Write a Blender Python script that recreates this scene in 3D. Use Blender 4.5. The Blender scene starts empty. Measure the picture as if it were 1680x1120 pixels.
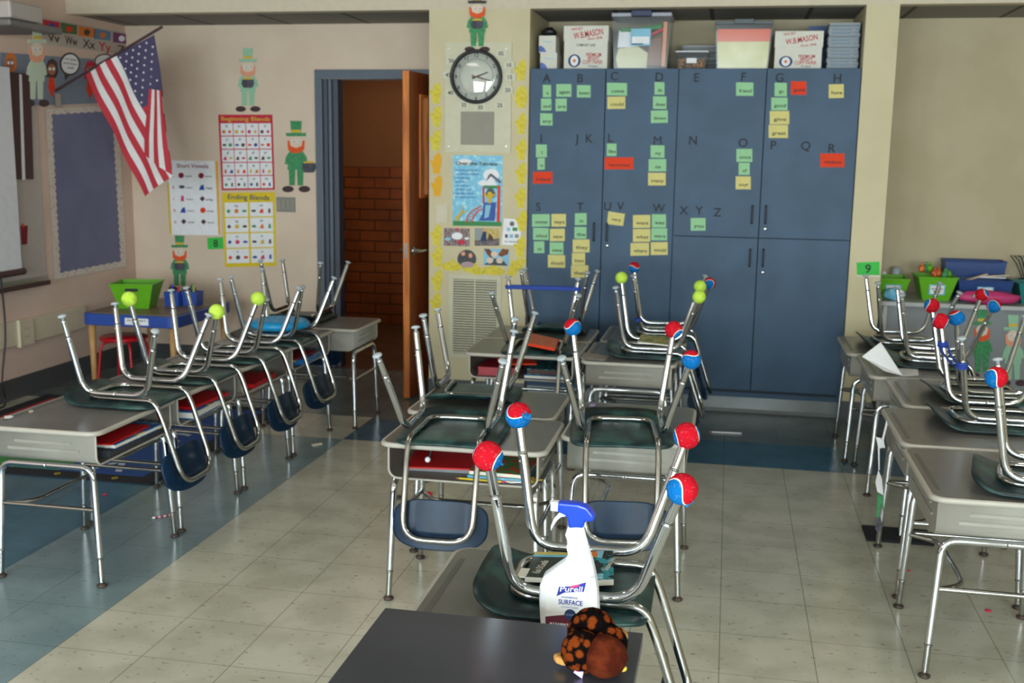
import bpy, bmesh, math, random
from mathutils import Vector, Matrix, noise
random.seed(7)
SC = bpy.context.scene
COL = SC.collection
PI = math.pi

# ------------------------------------------------------------------ camera
CAM = Vector((0.0, 0.0, 1.63))
FPX = 1777.0
CR = Vector((0.9805412, 0.19579966, 0.01419303))
CU = Vector((-0.04696312, 0.16375777, 0.98538209))
CF = Vector((-0.19061326, 0.96687429, -0.1697666))
cam_data = bpy.data.cameras.new('camera')
cam_data.sensor_width = 36.0
cam_data.lens = FPX / 1680.0 * 36.0
cam_data.clip_start = 0.05
cam_data.dof.use_dof = True
cam_data.dof.focus_distance = 2.5
cam_data.dof.aperture_fstop = 6.5
cam = bpy.data.objects.new('camera', cam_data)
COL.objects.link(cam)
cam.matrix_world = Matrix(((CR.x, CU.x, -CF.x, CAM.x), (CR.y, CU.y, -CF.y, CAM.y), (CR.z, CU.z, -CF.z, CAM.z), (0, 0, 0, 1)))
SC.camera = cam

# ------------------------------------------------------------------ world, light, exposure
SC.view_settings.view_transform = 'Standard'
SC.view_settings.look = 'None'
SC.view_settings.gamma = 1.0
SC.view_settings.use_curve_mapping = False
SC.view_settings.exposure = 0.7
SC.cycles.use_denoising = True
SC.cycles.max_bounces = 6
SC.cycles.diffuse_bounces = 4
SC.cycles.glossy_bounces = 4
SC.cycles.transparent_max_bounces = 8
SC.cycles.sample_clamp_indirect = 6.0
W = bpy.data.worlds.new('sky')
SC.world = W
W.use_nodes = True
W.node_tree.nodes['Background'].inputs[0].default_value = (0.75, 0.87, 1.0, 1)
W.node_tree.nodes['Background'].inputs[1].default_value = 2.0

def area(name, loc, rot, sx, sy, power, color=(1, 1, 1)):
    l = bpy.data.lights.new(name, 'AREA')
    l.shape = 'RECTANGLE'; l.size = sx; l.size_y = sy
    l.energy = power; l.color = color
    o = bpy.data.objects.new(name, l)
    COL.objects.link(o)
    o.location = loc; o.rotation_euler = rot
    return o
# daylight coming in through the five windows of the wall behind the camera
WIN = [(-4.0, -2.7), (-2.4, -1.1), (-0.8, 0.5), (0.8, 2.1), (2.4, 3.7)]
YR = -2.2
for a, b in WIN:
    area('window_daylight', ((a + b) / 2, YR - 0.12, 1.5), (PI / 2, 0, 0), b - a - 0.06, 1.3, 84, (0.94, 0.97, 1.0))
# weak fill lamps added at the ceiling; the room's own lights are off
for x in (-2.6, 1.2):
    area('ceiling_fill', (x, 3.4, 2.93), (0, 0, 0), 0.5, 1.1, 7, (1.0, 0.93, 0.82))
area('hall_light', (-3.0, 8.8, 2.6), (0, 0, 0), 0.8, 0.8, 7, (1.0, 0.8, 0.6))

def onY(px, py, Y):
    d = CF * FPX + CR * (px - 840) - CU * (py - 560)
    return CAM + d * ((Y - CAM.y) / d.y)
def onX(px, py, X):
    d = CF * FPX + CR * (px - 840) - CU * (py - 560)
    return CAM + d * ((X - CAM.x) / d.x)
def onZ(px, py, Z):
    d = CF * FPX + CR * (px - 840) - CU * (py - 560)
    return CAM + d * ((Z - CAM.z) / d.z)

# ------------------------------------------------------------------ materials
def lin(h):
    h = h.lstrip('#')
    out = []
    for i in (0, 2, 4):
        c = int(h[i:i + 2], 16) / 255
        out.append(c / 12.92 if c <= 0.04045 else ((c + 0.055) / 1.055) ** 2.4)
    return (*out, 1)
MATS = {}
def mat(name, h, rough=0.6, metal=0.0, coat=0.0, h2=None, scale=20.0, lo=0.4, hi=0.6, bump=0.0, bscale=200.0, alpha=None, trans=0.0, emit=0.0, detail=4.0, stretch=None, spec=None):
    if name in MATS: return MATS[name]
    m = bpy.data.materials.new(name); m.use_nodes = True
    nt = m.node_tree; b = nt.nodes['Principled BSDF']
    b.inputs['Base Color'].default_value = lin(h)
    b.inputs['Roughness'].default_value = rough
    b.inputs['Metallic'].default_value = metal
    b.inputs['Coat Weight'].default_value = coat
    if spec is not None: b.inputs['Specular IOR Level'].default_value = spec
    if trans: b.inputs['Transmission Weight'].default_value = trans
    if alpha is not None: b.inputs['Alpha'].default_value = alpha
    if emit:
        b.inputs['Emission Color'].default_value = lin(h); b.inputs['Emission Strength'].default_value = emit
    co = nt.nodes.new('ShaderNodeTexCoord')
    vec = co.outputs['Object']
    if stretch:
        mp = nt.nodes.new('ShaderNodeMapping'); mp.inputs['Scale'].default_value = stretch
        nt.links.new(vec, mp.inputs['Vector']); vec = mp.outputs['Vector']
    if h2 is None:
        r, g, bl, _ = lin(h); h2c = (r * 0.96, g * 0.96, bl * 0.96, 1)
    else: h2c = lin(h2)
    n = nt.nodes.new('ShaderNodeTexNoise'); n.inputs['Scale'].default_value = scale; n.inputs['Detail'].default_value = detail
    nt.links.new(vec, n.inputs['Vector'])
    rp = nt.nodes.new('ShaderNodeMapRange'); rp.inputs['From Min'].default_value = lo; rp.inputs['From Max'].default_value = hi
    nt.links.new(n.outputs['Fac'], rp.inputs['Value'])
    mx = nt.nodes.new('ShaderNodeMix'); mx.data_type = 'RGBA'
    mx.inputs['A'].default_value = lin(h); mx.inputs['B'].default_value = h2c
    nt.links.new(rp.outputs['Result'], mx.inputs['Factor'])
    nt.links.new(mx.outputs['Result'], b.inputs['Base Color'])
    if bump:
        n2 = nt.nodes.new('ShaderNodeTexNoise'); n2.inputs['Scale'].default_value = bscale
        nt.links.new(vec, n2.inputs['Vector'])
        bp = nt.nodes.new('ShaderNodeBump'); bp.inputs['Strength'].default_value = bump; bp.inputs['Distance'].default_value = 0.002
        nt.links.new(n2.outputs['Fac'], bp.inputs['Height']); nt.links.new(bp.outputs['Normal'], b.inputs['Normal'])
    MATS[name] = m
    return m
def mth(nt, op, a, b=None, c=None):
    n = nt.nodes.new('ShaderNodeMath'); n.operation = op
    for i, v in enumerate((a, b, c)):
        if v is None: continue
        if isinstance(v, (int, float)): n.inputs[i].default_value = v
        else: nt.links.new(v, n.inputs[i])
    return n.outputs[0]
def mixc(nt, f, a, b):
    n = nt.nodes.new('ShaderNodeMix'); n.data_type = 'RGBA'
    for k, v in (('Factor', f), ('A', a), ('B', b)):
        if isinstance(v, tuple) or isinstance(v, (int, float)): n.inputs[k].default_value = v
        else: nt.links.new(v, n.inputs[k])
    return n.outputs['Result']
def vct(name, h, h2, fleck):
    m = mat(name, h, rough=0.22, h2=h2, scale=5, spec=0.5)
    nt = m.node_tree; b = nt.nodes['Principled BSDF']
    base = b.inputs['Base Color'].links[0].from_socket
    g = nt.nodes.new('ShaderNodeNewGeometry'); s = nt.nodes.new('ShaderNodeSeparateXYZ')
    nt.links.new(g.outputs['Position'], s.inputs[0])
    fx = mth(nt, 'FRACT', mth(nt, 'DIVIDE', mth(nt, 'ADD', s.outputs['X'], 2.12 + 30.83), 0.3083))
    fy = mth(nt, 'FRACT', mth(nt, 'DIVIDE', mth(nt, 'ADD', s.outputs['Y'], 30.5 - 5.76), 0.305))
    ex = mth(nt, 'LESS_THAN', mth(nt, 'MINIMUM', fx, mth(nt, 'SUBTRACT', 1.0, fx)), 0.005)
    ey = mth(nt, 'LESS_THAN', mth(nt, 'MINIMUM', fy, mth(nt, 'SUBTRACT', 1.0, fy)), 0.004)
    seam = mth(nt, 'MULTIPLY', mth(nt, 'MAXIMUM', ex, ey), 0.6)
    mp = nt.nodes.new('ShaderNodeMapping'); mp.inputs['Scale'].default_value = (18, 42, 1); mp.inputs['Rotation'].default_value = (0, 0, 0.25)
    nt.links.new(g.outputs['Position'], mp.inputs['Vector'])
    n = nt.nodes.new('ShaderNodeTexNoise'); n.inputs['Scale'].default_value = 1.6; n.inputs['Detail'].default_value = 3
    nt.links.new(mp.outputs['Vector'], n.inputs['Vector'])
    fl = mth(nt, 'MULTIPLY', mth(nt, 'GREATER_THAN', n.outputs['Fac'], 0.665), 0.6)
    c = mixc(nt, fl, base, lin(fleck))
    c = mixc(nt, seam, c, lin('3c3a34'))
    nt.links.new(c, b.inputs['Base Color'])
    n3 = nt.nodes.new('ShaderNodeTexNoise'); n3.inputs['Scale'].default_value = 3.0
    nt.links.new(g.outputs['Position'], n3.inputs['Vector'])
    nt.links.new(mth(nt, 'MULTIPLY_ADD', n3.outputs['Fac'], 0.14, 0.16), b.inputs['Roughness'])
    return m
def blocks(name, h, h2, mortar, bw=0.4, bh=0.2, rough=0.35):
    m = mat(name, h, rough=rough, h2=h2, scale=3)
    nt = m.node_tree; b = nt.nodes['Principled BSDF']
    base = b.inputs['Base Color'].links[0].from_socket
    g = nt.nodes.new('ShaderNodeNewGeometry'); s = nt.nodes.new('ShaderNodeSeparateXYZ'); nt.links.new(g.outputs['Position'], s.inputs[0])
    c = nt.nodes.new('ShaderNodeCombineXYZ'); nt.links.new(s.outputs['X'], c.inputs[0]); nt.links.new(s.outputs['Z'], c.inputs[1])
    t = nt.nodes.new('ShaderNodeTexBrick'); t.inputs['Scale'].default_value = 1.0
    t.inputs['Brick Width'].default_value = bw; t.inputs['Row Height'].default_value = bh; t.inputs['Mortar Size'].default_value = 0.006
    t.inputs['Mortar'].default_value = lin(mortar)
    nt.links.new(c.outputs[0], t.inputs['Vector']); nt.links.new(base, t.inputs['Color1']); nt.links.new(base, t.inputs['Color2'])
    nt.links.new(t.outputs['Color'], b.inputs['Base Color'])
    return m
def acoustic(name, h, line, tx=0.61, ty=0.61):
    m = mat(name, h, rough=0.9, scale=300, bump=0.3, bscale=400)
    nt = m.node_tree; b = nt.nodes['Principled BSDF']
    base = b.inputs['Base Color'].links[0].from_socket
    g = nt.nodes.new('ShaderNodeNewGeometry'); s = nt.nodes.new('ShaderNodeSeparateXYZ'); nt.links.new(g.outputs['Position'], s.inputs[0])
    fx = mth(nt, 'FRACT', mth(nt, 'DIVIDE', mth(nt, 'ADD', s.outputs['X'], 61.18), tx))
    ex = mth(nt, 'LESS_THAN', fx, 0.045)
    nt.links.new(mixc(nt, ex, base, lin(line)), b.inputs['Base Color'])
    return m
def bicolor(name, ca, cb, seam):
    m = bpy.data.materials.new(name); m.use_nodes = True
    nt = m.node_tree; b = nt.nodes['Principled BSDF']; b.inputs['Roughness'].default_value = 0.95
    b.inputs['Specular IOR Level'].default_value = 0.1
    co = nt.nodes.new('ShaderNodeTexCoord'); v = nt.nodes.new('ShaderNodeVectorMath'); v.operation = 'NORMALIZE'
    nt.links.new(co.outputs['Object'], v.inputs[0]); s = nt.nodes.new('ShaderNodeSeparateXYZ'); nt.links.new(v.outputs[0], s.inputs[0])
    x2 = mth(nt, 'POWER', mth(nt, 'ABSOLUTE', s.outputs['X']), 2.0); y2 = mth(nt, 'POWER', mth(nt, 'ABSOLUTE', s.outputs['Y']), 2.0)
    f = mth(nt, 'SUBTRACT', s.outputs['Z'], mth(nt, 'MULTIPLY', mth(nt, 'SUBTRACT', x2, y2), 1.0))
    side = mth(nt, 'GREATER_THAN', f, 0.0)
    onseam = mth(nt, 'LESS_THAN', mth(nt, 'ABSOLUTE', f), 0.085)
    n = nt.nodes.new('ShaderNodeTexNoise'); n.inputs['Scale'].default_value = 160; nt.links.new(co.outputs['Object'], n.inputs['Vector'])
    c = mixc(nt, side, lin(ca), lin(cb)); c = mixc(nt, onseam, c, lin(seam))
    dirt = mth(nt, 'MULTIPLY', mth(nt, 'GREATER_THAN', n.outputs['Fac'], 0.63), 0.1)
    c = mixc(nt, dirt, c, lin('d8c8c8')); nt.links.new(c, b.inputs['Base Color'])
    bp = nt.nodes.new('ShaderNodeBump'); bp.inputs['Strength'].default_value = 0.8; bp.inputs['Distance'].default_value = 0.003
    nt.links.new(n.outputs['Fac'], bp.inputs['Height']); nt.links.new(bp.outputs['Normal'], b.inputs['Normal'])
    MATS[name] = m
    return m
def spotted(name, ca, cb):
    m = mat(name, ca, rough=1.0, spec=0.05)
    nt = m.node_tree; b = nt.nodes['Principled BSDF']
    co = nt.nodes.new('ShaderNodeTexCoord'); v = nt.nodes.new('ShaderNodeTexVoronoi'); v.inputs['Scale'].default_value = 62
    n = nt.nodes.new('ShaderNodeTexNoise'); n.inputs['Scale'].default_value = 250
    nt.links.new(co.outputs['Object'], v.inputs['Vector']); nt.links.new(co.outputs['Object'], n.inputs['Vector'])
    r = nt.nodes.new('ShaderNodeMapRange'); r.inputs['From Min'].default_value = 0.36; r.inputs['From Max'].default_value = 0.56
    nt.links.new(mth(nt, 'ADD', v.outputs['Distance'], mth(nt, 'MULTIPLY', mth(nt, 'SUBTRACT', n.outputs['Fac'], 0.5), 0.25)), r.inputs['Value'])
    nt.links.new(mixc(nt, r.outputs['Result'], lin(cb), lin(ca)), b.inputs['Base Color'])
    bp = nt.nodes.new('ShaderNodeBump'); bp.inputs['Strength'].default_value = 1.0; bp.inputs['Distance'].default_value = 0.003
    nt.links.new(n.outputs['Fac'], bp.inputs['Height']); nt.links.new(bp.outputs['Normal'], b.inputs['Normal'])
    return m
def glass(name, tint='ffffff', mixf=0.12, rg=0.03):
    m = bpy.data.materials.new(name); m.use_nodes = True; nt = m.node_tree
    for n in list(nt.nodes): nt.nodes.remove(n)
    o = nt.nodes.new('ShaderNodeOutputMaterial'); t = nt.nodes.new('ShaderNodeBsdfTransparent'); t.inputs[0].default_value = lin(tint)
    g = nt.nodes.new('ShaderNodeBsdfGlossy'); g.inputs['Roughness'].default_value = rg
    mx = nt.nodes.new('ShaderNodeMixShader'); mx.inputs[0].default_value = mixf
    nt.links.new(t.outputs[0], mx.inputs[1]); nt.links.new(g.outputs[0], mx.inputs[2]); nt.links.new(mx.outputs[0], o.inputs[0])
    MATS[name] = m
    return m

M_wall = mat('cream_wall_paint', 'bdae90', 0.7, h2='b6a788', scale=3)
M_wallglare = mat('cream_wall_glare_tint', 'e0c9b3', 0.7, h2='dac3ac', scale=3)  # cream wall by the door, pink veiling glare mixed into its colour
M_wall2 = mat('left_wall_haze_tint', 'dcc0b0', 0.7, h2='d4b8a8', scale=3)  # left wall, pinkish haze painted into the base colour
M_col = mat('cream_column_paint', 'd2c4a0', 0.65, h2='ccbe9a', scale=3)
M_beam = mat('beam_paint', 'd4c6ae', 0.7)
M_ceil = mat('ceiling_white', 'a39d90', 0.9)
M_acou = acoustic('alcove_ceiling_tile', '8c8880', '4a473f')
M_white = vct('off_white_vinyl_tile', 'c3bfae', 'b4b09e', '6a6355')
M_grayblue = vct('gray_blue_vinyl_tile', '7b9094', '71868b', '4a5c60')
M_blue = vct('deep_blue_vinyl_tile', '3a687e', '325e72', '264c5e')
M_back = vct('gray_vinyl_tile', '66706f', '5c6766', '444c4b')
M_base = mat('dark_gray_rubber_base', '4d4e50', 0.35)
M_toe = mat('gray_rubber_cove_base', '7d8383', 0.22)
M_hallup = mat('hall_upper_paint', '7a4a24', 0.8)
M_hall = blocks('hall_glazed_block', '8a4518', '783a14', '3c1c0a', 0.3, 0.1)
M_hallfl = mat('hall_floor_tile', '5a3a22', 0.4, h2='46301f', scale=6)
M_frame = mat('blue_gray_door_frame_paint', '5c6674', 0.4)
M_frame_d = mat('dark_door_stop', '4a4e5a', 0.5)
M_teal = mat('teal_seal', '2e6e78', 0.5)
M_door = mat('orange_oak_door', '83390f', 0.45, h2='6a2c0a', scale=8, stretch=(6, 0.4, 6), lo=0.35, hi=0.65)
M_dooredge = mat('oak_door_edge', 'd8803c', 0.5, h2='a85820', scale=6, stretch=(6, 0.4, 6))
M_steel = mat('brushed_steel', 'b8b8b4', 0.25, metal=1.0)
M_chrome = mat('chrome_tube', 'd6dae0', 0.08, metal=1.0, h2='d2d6dc', scale=3)
M_chromeD = mat('worn_chrome_tube', 'b6b6b4', 0.14, metal=1.0, h2='aeaeac', scale=3)
M_glide = mat('gray_plastic_glide', 'a9b0b4', 0.45)
M_foot = mat('dark_rusty_foot', '4b3a30', 0.5, h2='2e2622', scale=60)
M_seat = mat('teal_plastic_seat', '0f2629', 0.38, h2='2e524c', scale=13, lo=0.44, hi=0.66, bump=0.15, bscale=300)
M_back_sh = mat('navy_plastic_backrest', '08233c', 0.4, h2='0b2b46', scale=9, spec=0.3)
M_top = mat('gray_desk_laminate', '6e6b66', 0.28, h2='676460', scale=6)
M_topedge = mat('beige_desk_edge', 'b3aca0', 0.4)
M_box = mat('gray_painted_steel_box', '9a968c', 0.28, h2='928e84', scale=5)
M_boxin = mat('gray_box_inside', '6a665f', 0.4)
M_cab = mat('slate_blue_laminate', '425a74', 0.5, h2='3d546c', scale=4, spec=0.3)
M_cabd = mat('dark_cabinet_gap', '22303c', 0.6)
M_black = mat('black_plastic', '17171a', 0.4)
M_ink = mat('black_ink', '1c1c20', 0.7)
M_letter = mat('charcoal_letter_paper', '33343a', 0.8)
M_paperw = mat('white_paper', 'f2f0f2', 0.8)
M_green = mat('green_card', '9ccf9c', 0.8)
M_yellow = mat('yellow_card', 'ddd084', 0.8)
M_red = mat('red_card', 'e8401a', 0.8)
M_hand = mat('yellow_construction_paper', 'e0cf52', 0.85, h2='d4c040', scale=40)
M_handO = mat('orange_construction_paper', 'ecae30', 0.85)
M_ballg = mat('green_tennis_felt', 'b8dc3c', 0.95, h2='c6e45c', scale=60, bump=0.7, bscale=300)
M_ballrb = bicolor('red_and_blue_tennis_felt', '0c68ac', 'bc1424', 'efe6d2')
M_ballin = mat('black_rubber_core', '1a1a1c', 0.6)
M_felt_b = mat('blue_torn_felt', '1880c4', 0.95, bump=0.7, bscale=300)
M_g8 = mat('bright_green_card', '3cc44c', 0.7)
M_red_pl = mat('red_folder', 'c8141e', 0.35)
M_redp = mat('poster_red', 'cc1c3c', 0.6)
M_yelp = mat('poster_yellow', 'e8c818', 0.6)
M_maroon = mat('maroon_ink', '8a1428', 0.7)
M_navyink = mat('navy_ink', '223a6a', 0.7)
M_hatg = mat('leprechaun_green', '4c9a66', 0.8, h2='3f8858', scale=50)
M_hatp = mat('pale_mint_marker', '9cc8a8', 0.8)
M_beard = mat('orange_red_beard', 'ea5a28', 0.8)
M_beardp = mat('pale_orange_beard', 'e8a080', 0.8)
M_skin = mat('pale_paper_skin', 'e4cdb8', 0.8)
M_pot = mat('charcoal_crayon', '45444c', 0.85, h2='5a5862', scale=60)
M_gold = mat('gold_marker', 'dcb840', 0.8)
M_shoe = mat('dark_shoe_marker', '4a3436', 0.8)
M_binblue = mat('blue_plastic', '2b4fa4', 0.35)
M_bingreen = mat('lime_green_plastic', '68b41c', 0.4)
M_navy = mat('navy_plastic_bin', '1d3f7c', 0.4)
M_wood = mat('light_maple', 'cda068', 0.5, h2='c0925a', scale=10)
M_woodtop = mat('brown_laminate', '8a7256', 0.45)
M_redstool = mat('red_powder_coat', 'c01822', 0.3)
M_cream = mat('cream_plastic', 'd8c8b0', 0.5)
M_plate = mat('gray_wall_plate', '8a8680', 0.4)
M_taupe = mat('taupe_speaker_mesh', '9a9486', 0.7)
M_panel = mat('pale_panel', 'cfc8ac', 0.5)
M_screen = mat('projection_screen', 'e2e0e4', 0.5)
M_wb = mat('whiteboard_gray', 'b8aca6', 0.3)
M_bull = mat('slate_blue_bulletin_paper', '7a7a98', 0.85, h2='737392', scale=3)  # slate blue made paler to carry the haze in front of it
M_scal = mat('speckled_cream_border', 'dccfc4', 0.8, h2='b08080', scale=80, lo=0.55, hi=0.7)
M_brownd = mat('dark_brown_trim', '4e3430', 0.6)
M_flagr = mat('flag_red', 'c03240', 0.8)
M_flagw = mat('flag_white', 'e6e0de', 0.8)
M_flagb = mat('flag_blue', '4a4262', 0.8)
M_pole = mat('dark_flag_pole', '4a3034', 0.5)
M_rugk = mat('rug_black', '1a1a20', 0.95, bump=0.5, bscale=500)
M_rugb = mat('rug_navy', '1c4486', 0.95, bump=0.5, bscale=500)
M_rugr = mat('rug_red', 'a82630', 0.95)
M_rugy = mat('rug_yellow', 'c8b428', 0.95)
M_rugg = mat('rug_green', '3c8c3c', 0.95)
M_rugw = mat('rug_gray', 'b4b8c4', 0.95)
M_darktop = mat('dark_gray_laminate_top', '3a3b41', 0.28, h2='404148', scale=5)
M_bottle = mat('white_bottle_plastic', 'f2f4f8', 0.3)
M_trig = mat('royal_blue_plastic', '1440d8', 0.2)
M_lbl = mat('label_blue_ink', '1c2c9c', 0.5)
M_lblm = mat('label_maroon', '64142c', 0.5)
M_pink = mat('label_pink', 'd8386c', 0.5)
M_fur = mat('brown_plush', '401408', 1.0, h2='5c240f', scale=40, bump=1.0, bscale=350, spec=0.1)
M_spot = spotted('spotted_plush', '0c0606', '74320f')
M_tan = mat('tan_felt', 'c48c48', 0.9)
M_cardb = mat('white_carton', 'dcd8cc', 0.6)
M_logo = mat('logo_red_ink', 'c01c28', 0.6)
M_cushion = mat('turquoise_rubber_cushion', '1894cc', 0.3, bump=0.6, bscale=120)
M_strap = mat('royal_blue_elastic', '20409c', 0.6)
M_clear = glass('clear_bin_plastic', 'f0f2f4', 0.03, 0.15)
M_glassc = glass('clock_glass', 'ffffff', 0.07)
M_winglass = glass('window_glass', 'f4fafa', 0.06)
M_beige_int = mat('craft_paper_cream', 'd8d0a0', 0.7)
M_orangep = mat('orange_paper', 'ee5a20', 0.7)
M_pinkp = mat('pink_vinyl_pouch', 'cc3c78', 0.5)
M_shelf = mat('light_gray_shelf_laminate', 'b8b8b6', 0.5)
M_shelfin = mat('gray_shelf_panel', '85878a', 0.55)
M_lightbl = mat('light_blue_print', '8cc4dc', 0.7)
M_photo = mat('photo_dark_print', '3a3436', 0.4, h2='7a5a5c', scale=60, lo=0.45, hi=0.6)
M_photo2 = mat('photo_red_print', '6a2028', 0.4, h2='8a8484', scale=70, lo=0.4, hi=0.6)
M_ywarm = mat('photo_yellow_print', 'd0b050', 0.4, h2='a08c3c', scale=50)
M_orange = mat('orange_plastic', 'e07a28', 0.5)
M_skyb = mat('sky_blue_print', '6cb8d8', 0.4, h2='a8dce8', scale=30, lo=0.5, hi=0.65)
M_grass = mat('grass_green_print', '188038', 0.5)
M_slideblue = mat('slide_blue_print', '1c48a0', 0.5)
M_silver = mat('aluminium_rail', 'b8b4b0', 0.35, metal=0.8)
M_brick = mat('orange_book_cover', 'd8542c', 0.5, h2='b8a060', scale=60, lo=0.55, hi=0.62)
M_bookb = mat('blue_workbook_cover', '1c6cb4', 0.4, h2='d8c060', scale=30, lo=0.58, hi=0.62)
M_bookd = mat('dark_green_book_cover', '1c2c22', 0.4)
M_bookc = mat('teal_black_book_cover', '14181c', 0.4, h2='2c98a8', scale=45, lo=0.5, hi=0.56)
M_multi = mat('colourful_comic_print', 'c83c28', 0.45, h2='2c8c50', scale=45, lo=0.45, hi=0.55)
M_goldtx = mat('gold_ink', 'c8b860', 0.5)
M_pages = mat('page_edges', 'e4dfd2', 0.8)
M_violet = mat('lavender_tag', 'c0a8e8', 0.6)

# ------------------------------------------------------------------ mesh builder
TCACHE = {}
def text_geo(s):
    if s in TCACHE: return TCACHE[s]
    cu = bpy.data.curves.new('t', 'FONT'); cu.body = s; cu.resolution_u = 3; cu.offset = 0.0 if s == 'M' else 0.012
    o = bpy.data.objects.new('t', cu); COL.objects.link(o)
    bpy.context.view_layer.update()
    me = bpy.data.meshes.new_from_object(o.evaluated_get(bpy.context.evaluated_depsgraph_get()))
    v = [p.co.copy() for p in me.vertices]; f = [tuple(p.vertices) for p in me.polygons]
    bpy.data.objects.remove(o); bpy.data.curves.remove(cu); bpy.data.meshes.remove(me)
    xs = [p.x for p in v] or [0, 1]; ys = [p.y for p in v] or [0, 1]
    TCACHE[s] = (v, f, min(xs), max(xs), min(ys), max(ys))
    return TCACHE[s]

class MB:
    def __init__(self): self.v = []; self.f = []; self.m = []; self.s = []; self.mats = []
    def mi(self, m):
        if m not in self.mats: self.mats.append(m)
        return self.mats.index(m)
    def add(self, vs, fs, m, smooth=False, M=None):
        o = len(self.v)
        self.v += [(M @ Vector(p)) if M else Vector(p) for p in vs]
        k = self.mi(m)
        for f in fs:
            self.f.append(tuple(i + o for i in f)); self.m.append(k); self.s.append(smooth)
        return self
    def box(self, x0, x1, y0, y1, z0, z1, m, M=None):
        vs = [(x, y, z) for z in (z0, z1) for y in (y0, y1) for x in (x0, x1)]
        return self.add(vs, [(0, 2, 3, 1), (4, 5, 7, 6), (0, 1, 5, 4), (2, 6, 7, 3), (0, 4, 6, 2), (1, 3, 7, 5)], m, False, M)
    def prism(self, pts, z0, z1, m, M=None, side=None):
        n = len(pts)
        a = sum(pts[i][0] * pts[(i + 1) % n][1] - pts[(i + 1) % n][0] * pts[i][1] for i in range(n))
        if a < 0: pts = pts[::-1]
        vs = [(p[0], p[1], z0) for p in pts] + [(p[0], p[1], z1) for p in pts]
        self.add(vs, [tuple(range(n - 1, -1, -1)), tuple(range(n, 2 * n))], m, False, M)
        return self.add(vs, [(i, (i + 1) % n, n + (i + 1) % n, n + i) for i in range(n)], side or m, False, M)
    def tube(self, pts, r, m, seg=10, closed=False, M=None, r2=None):
        P = [Vector(p) for p in pts]
        if r2 is None:
            Q = []
            for i in range(len(P)):
                a = P[i]; Q.append(a)
                if i == len(P) - 1 and not closed: break
                c = P[(i + 1) % len(P)]; dl = (c - a).length
                if dl > r * 3.5: Q += [a + (c - a) * (r * .5 / dl), a + (c - a) * (r * 1.2 / dl), c + (a - c) * (r * 1.2 / dl), c + (a - c) * (r * .5 / dl)]
            P = Q
        n = len(P)
        vs = []; fs = []
        def tan(i):
            if closed: return (P[(i + 1) % n] - P[i - 1]).normalized()
            return (P[min(i + 1, n - 1)] - P[max(i - 1, 0)]).normalized()
        t = tan(0); nn = t.orthogonal().normalized()
        for i in range(n):
            t2 = tan(i); q = t.rotation_difference(t2); nn = (q @ nn).normalized(); t = t2
            bb = t.cross(nn)
            rr = r if r2 is None else r + (r2 - r) * i / (n - 1)
            for k in range(seg):
                a = 2 * PI * k / seg
                vs.append(P[i] + (nn * math.cos(a) + bb * math.sin(a)) * rr)
        for i in range(n if closed else n - 1):
            j = (i + 1) % n
            sh = 0
            if closed and i == n - 1:
                # align the closing ring
                base = vs[i * seg]; best = min(range(seg), key=lambda k: (vs[k] - base).length); sh = best
            for k in range(seg):
                fs.append((i * seg + k, i * seg + (k + 1) % seg, j * seg + (k + 1 + sh) % seg, j * seg + (k + sh) % seg))
        self.add(vs, fs, m, True, M)
        if not closed:
            self.add(vs[:seg], [tuple(range(seg - 1, -1, -1))], m, False, M); self.add(vs[-seg:], [tuple(range(seg))], m, False, M)
        return self
    def lathe(self, prof, m, seg=20, M=None, smooth=True):
        vs = []; fs = []
        for r, z in prof:
            for k in range(seg):
                a = 2 * PI * k / seg; vs.append((r * math.cos(a), r * math.sin(a), z))
        for i in range(len(prof) - 1):
            for k in range(seg):
                fs.append((i * seg + k, i * seg + (k + 1) % seg, (i + 1) * seg + (k + 1) % seg, (i + 1) * seg + k))
        n = len(prof)
        fs.append(tuple(range(seg - 1, -1, -1))); fs.append(tuple((n - 1) * seg + k for k in range(seg)))
        return self.add(vs, fs, m, smooth, M)
    def ball(self, c, r, m, seg=20, rings=12, rough=0.0, M=None):
        rr = r if isinstance(r, (tuple, list)) else (r, r, r)
        vs = []; fs = []
        for i in range(rings + 1):
            th = PI * i / rings
            for k in range(seg):
                a = 2 * PI * k / seg
                d = Vector((math.sin(th) * math.cos(a), math.sin(th) * math.sin(a), math.cos(th)))
                q = 1 + rough * noise.noise(d * 4 + Vector(c) * 30)
                vs.append((c[0] + d.x * rr[0] * q, c[1] + d.y * rr[1] * q, c[2] + d.z * rr[2] * q))
        for i in range(rings):
            for k in range(seg):
                fs.append((i * seg + k, (i + 1) * seg + k, (i + 1) * seg + (k + 1) % seg, i * seg + (k + 1) % seg))
        return self.add(vs, fs, m, True, M)
    def text(self, s, cx, cy, h, m, z, w=None, M=None, shear=0.0, rot=0.0):
        v, f, x0, x1, y0, y1 = text_geo(s)
        ref = text_geo('H'); k = h / (ref[5] - ref[4]); kx = k if w is None else w / max(x1 - x0, 1e-6)
        ca, sa = math.cos(rot), math.sin(rot)
        out = []
        for p in v:
            x = (p.x - (x0 + x1) / 2) * kx; y = (p.y - (ref[5] / 2)) * k
            x += y * shear
            out.append((cx + x * ca - y * sa, cy + x * sa + y * ca, z))
        return self.add(out, f, m, False, M)
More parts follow.
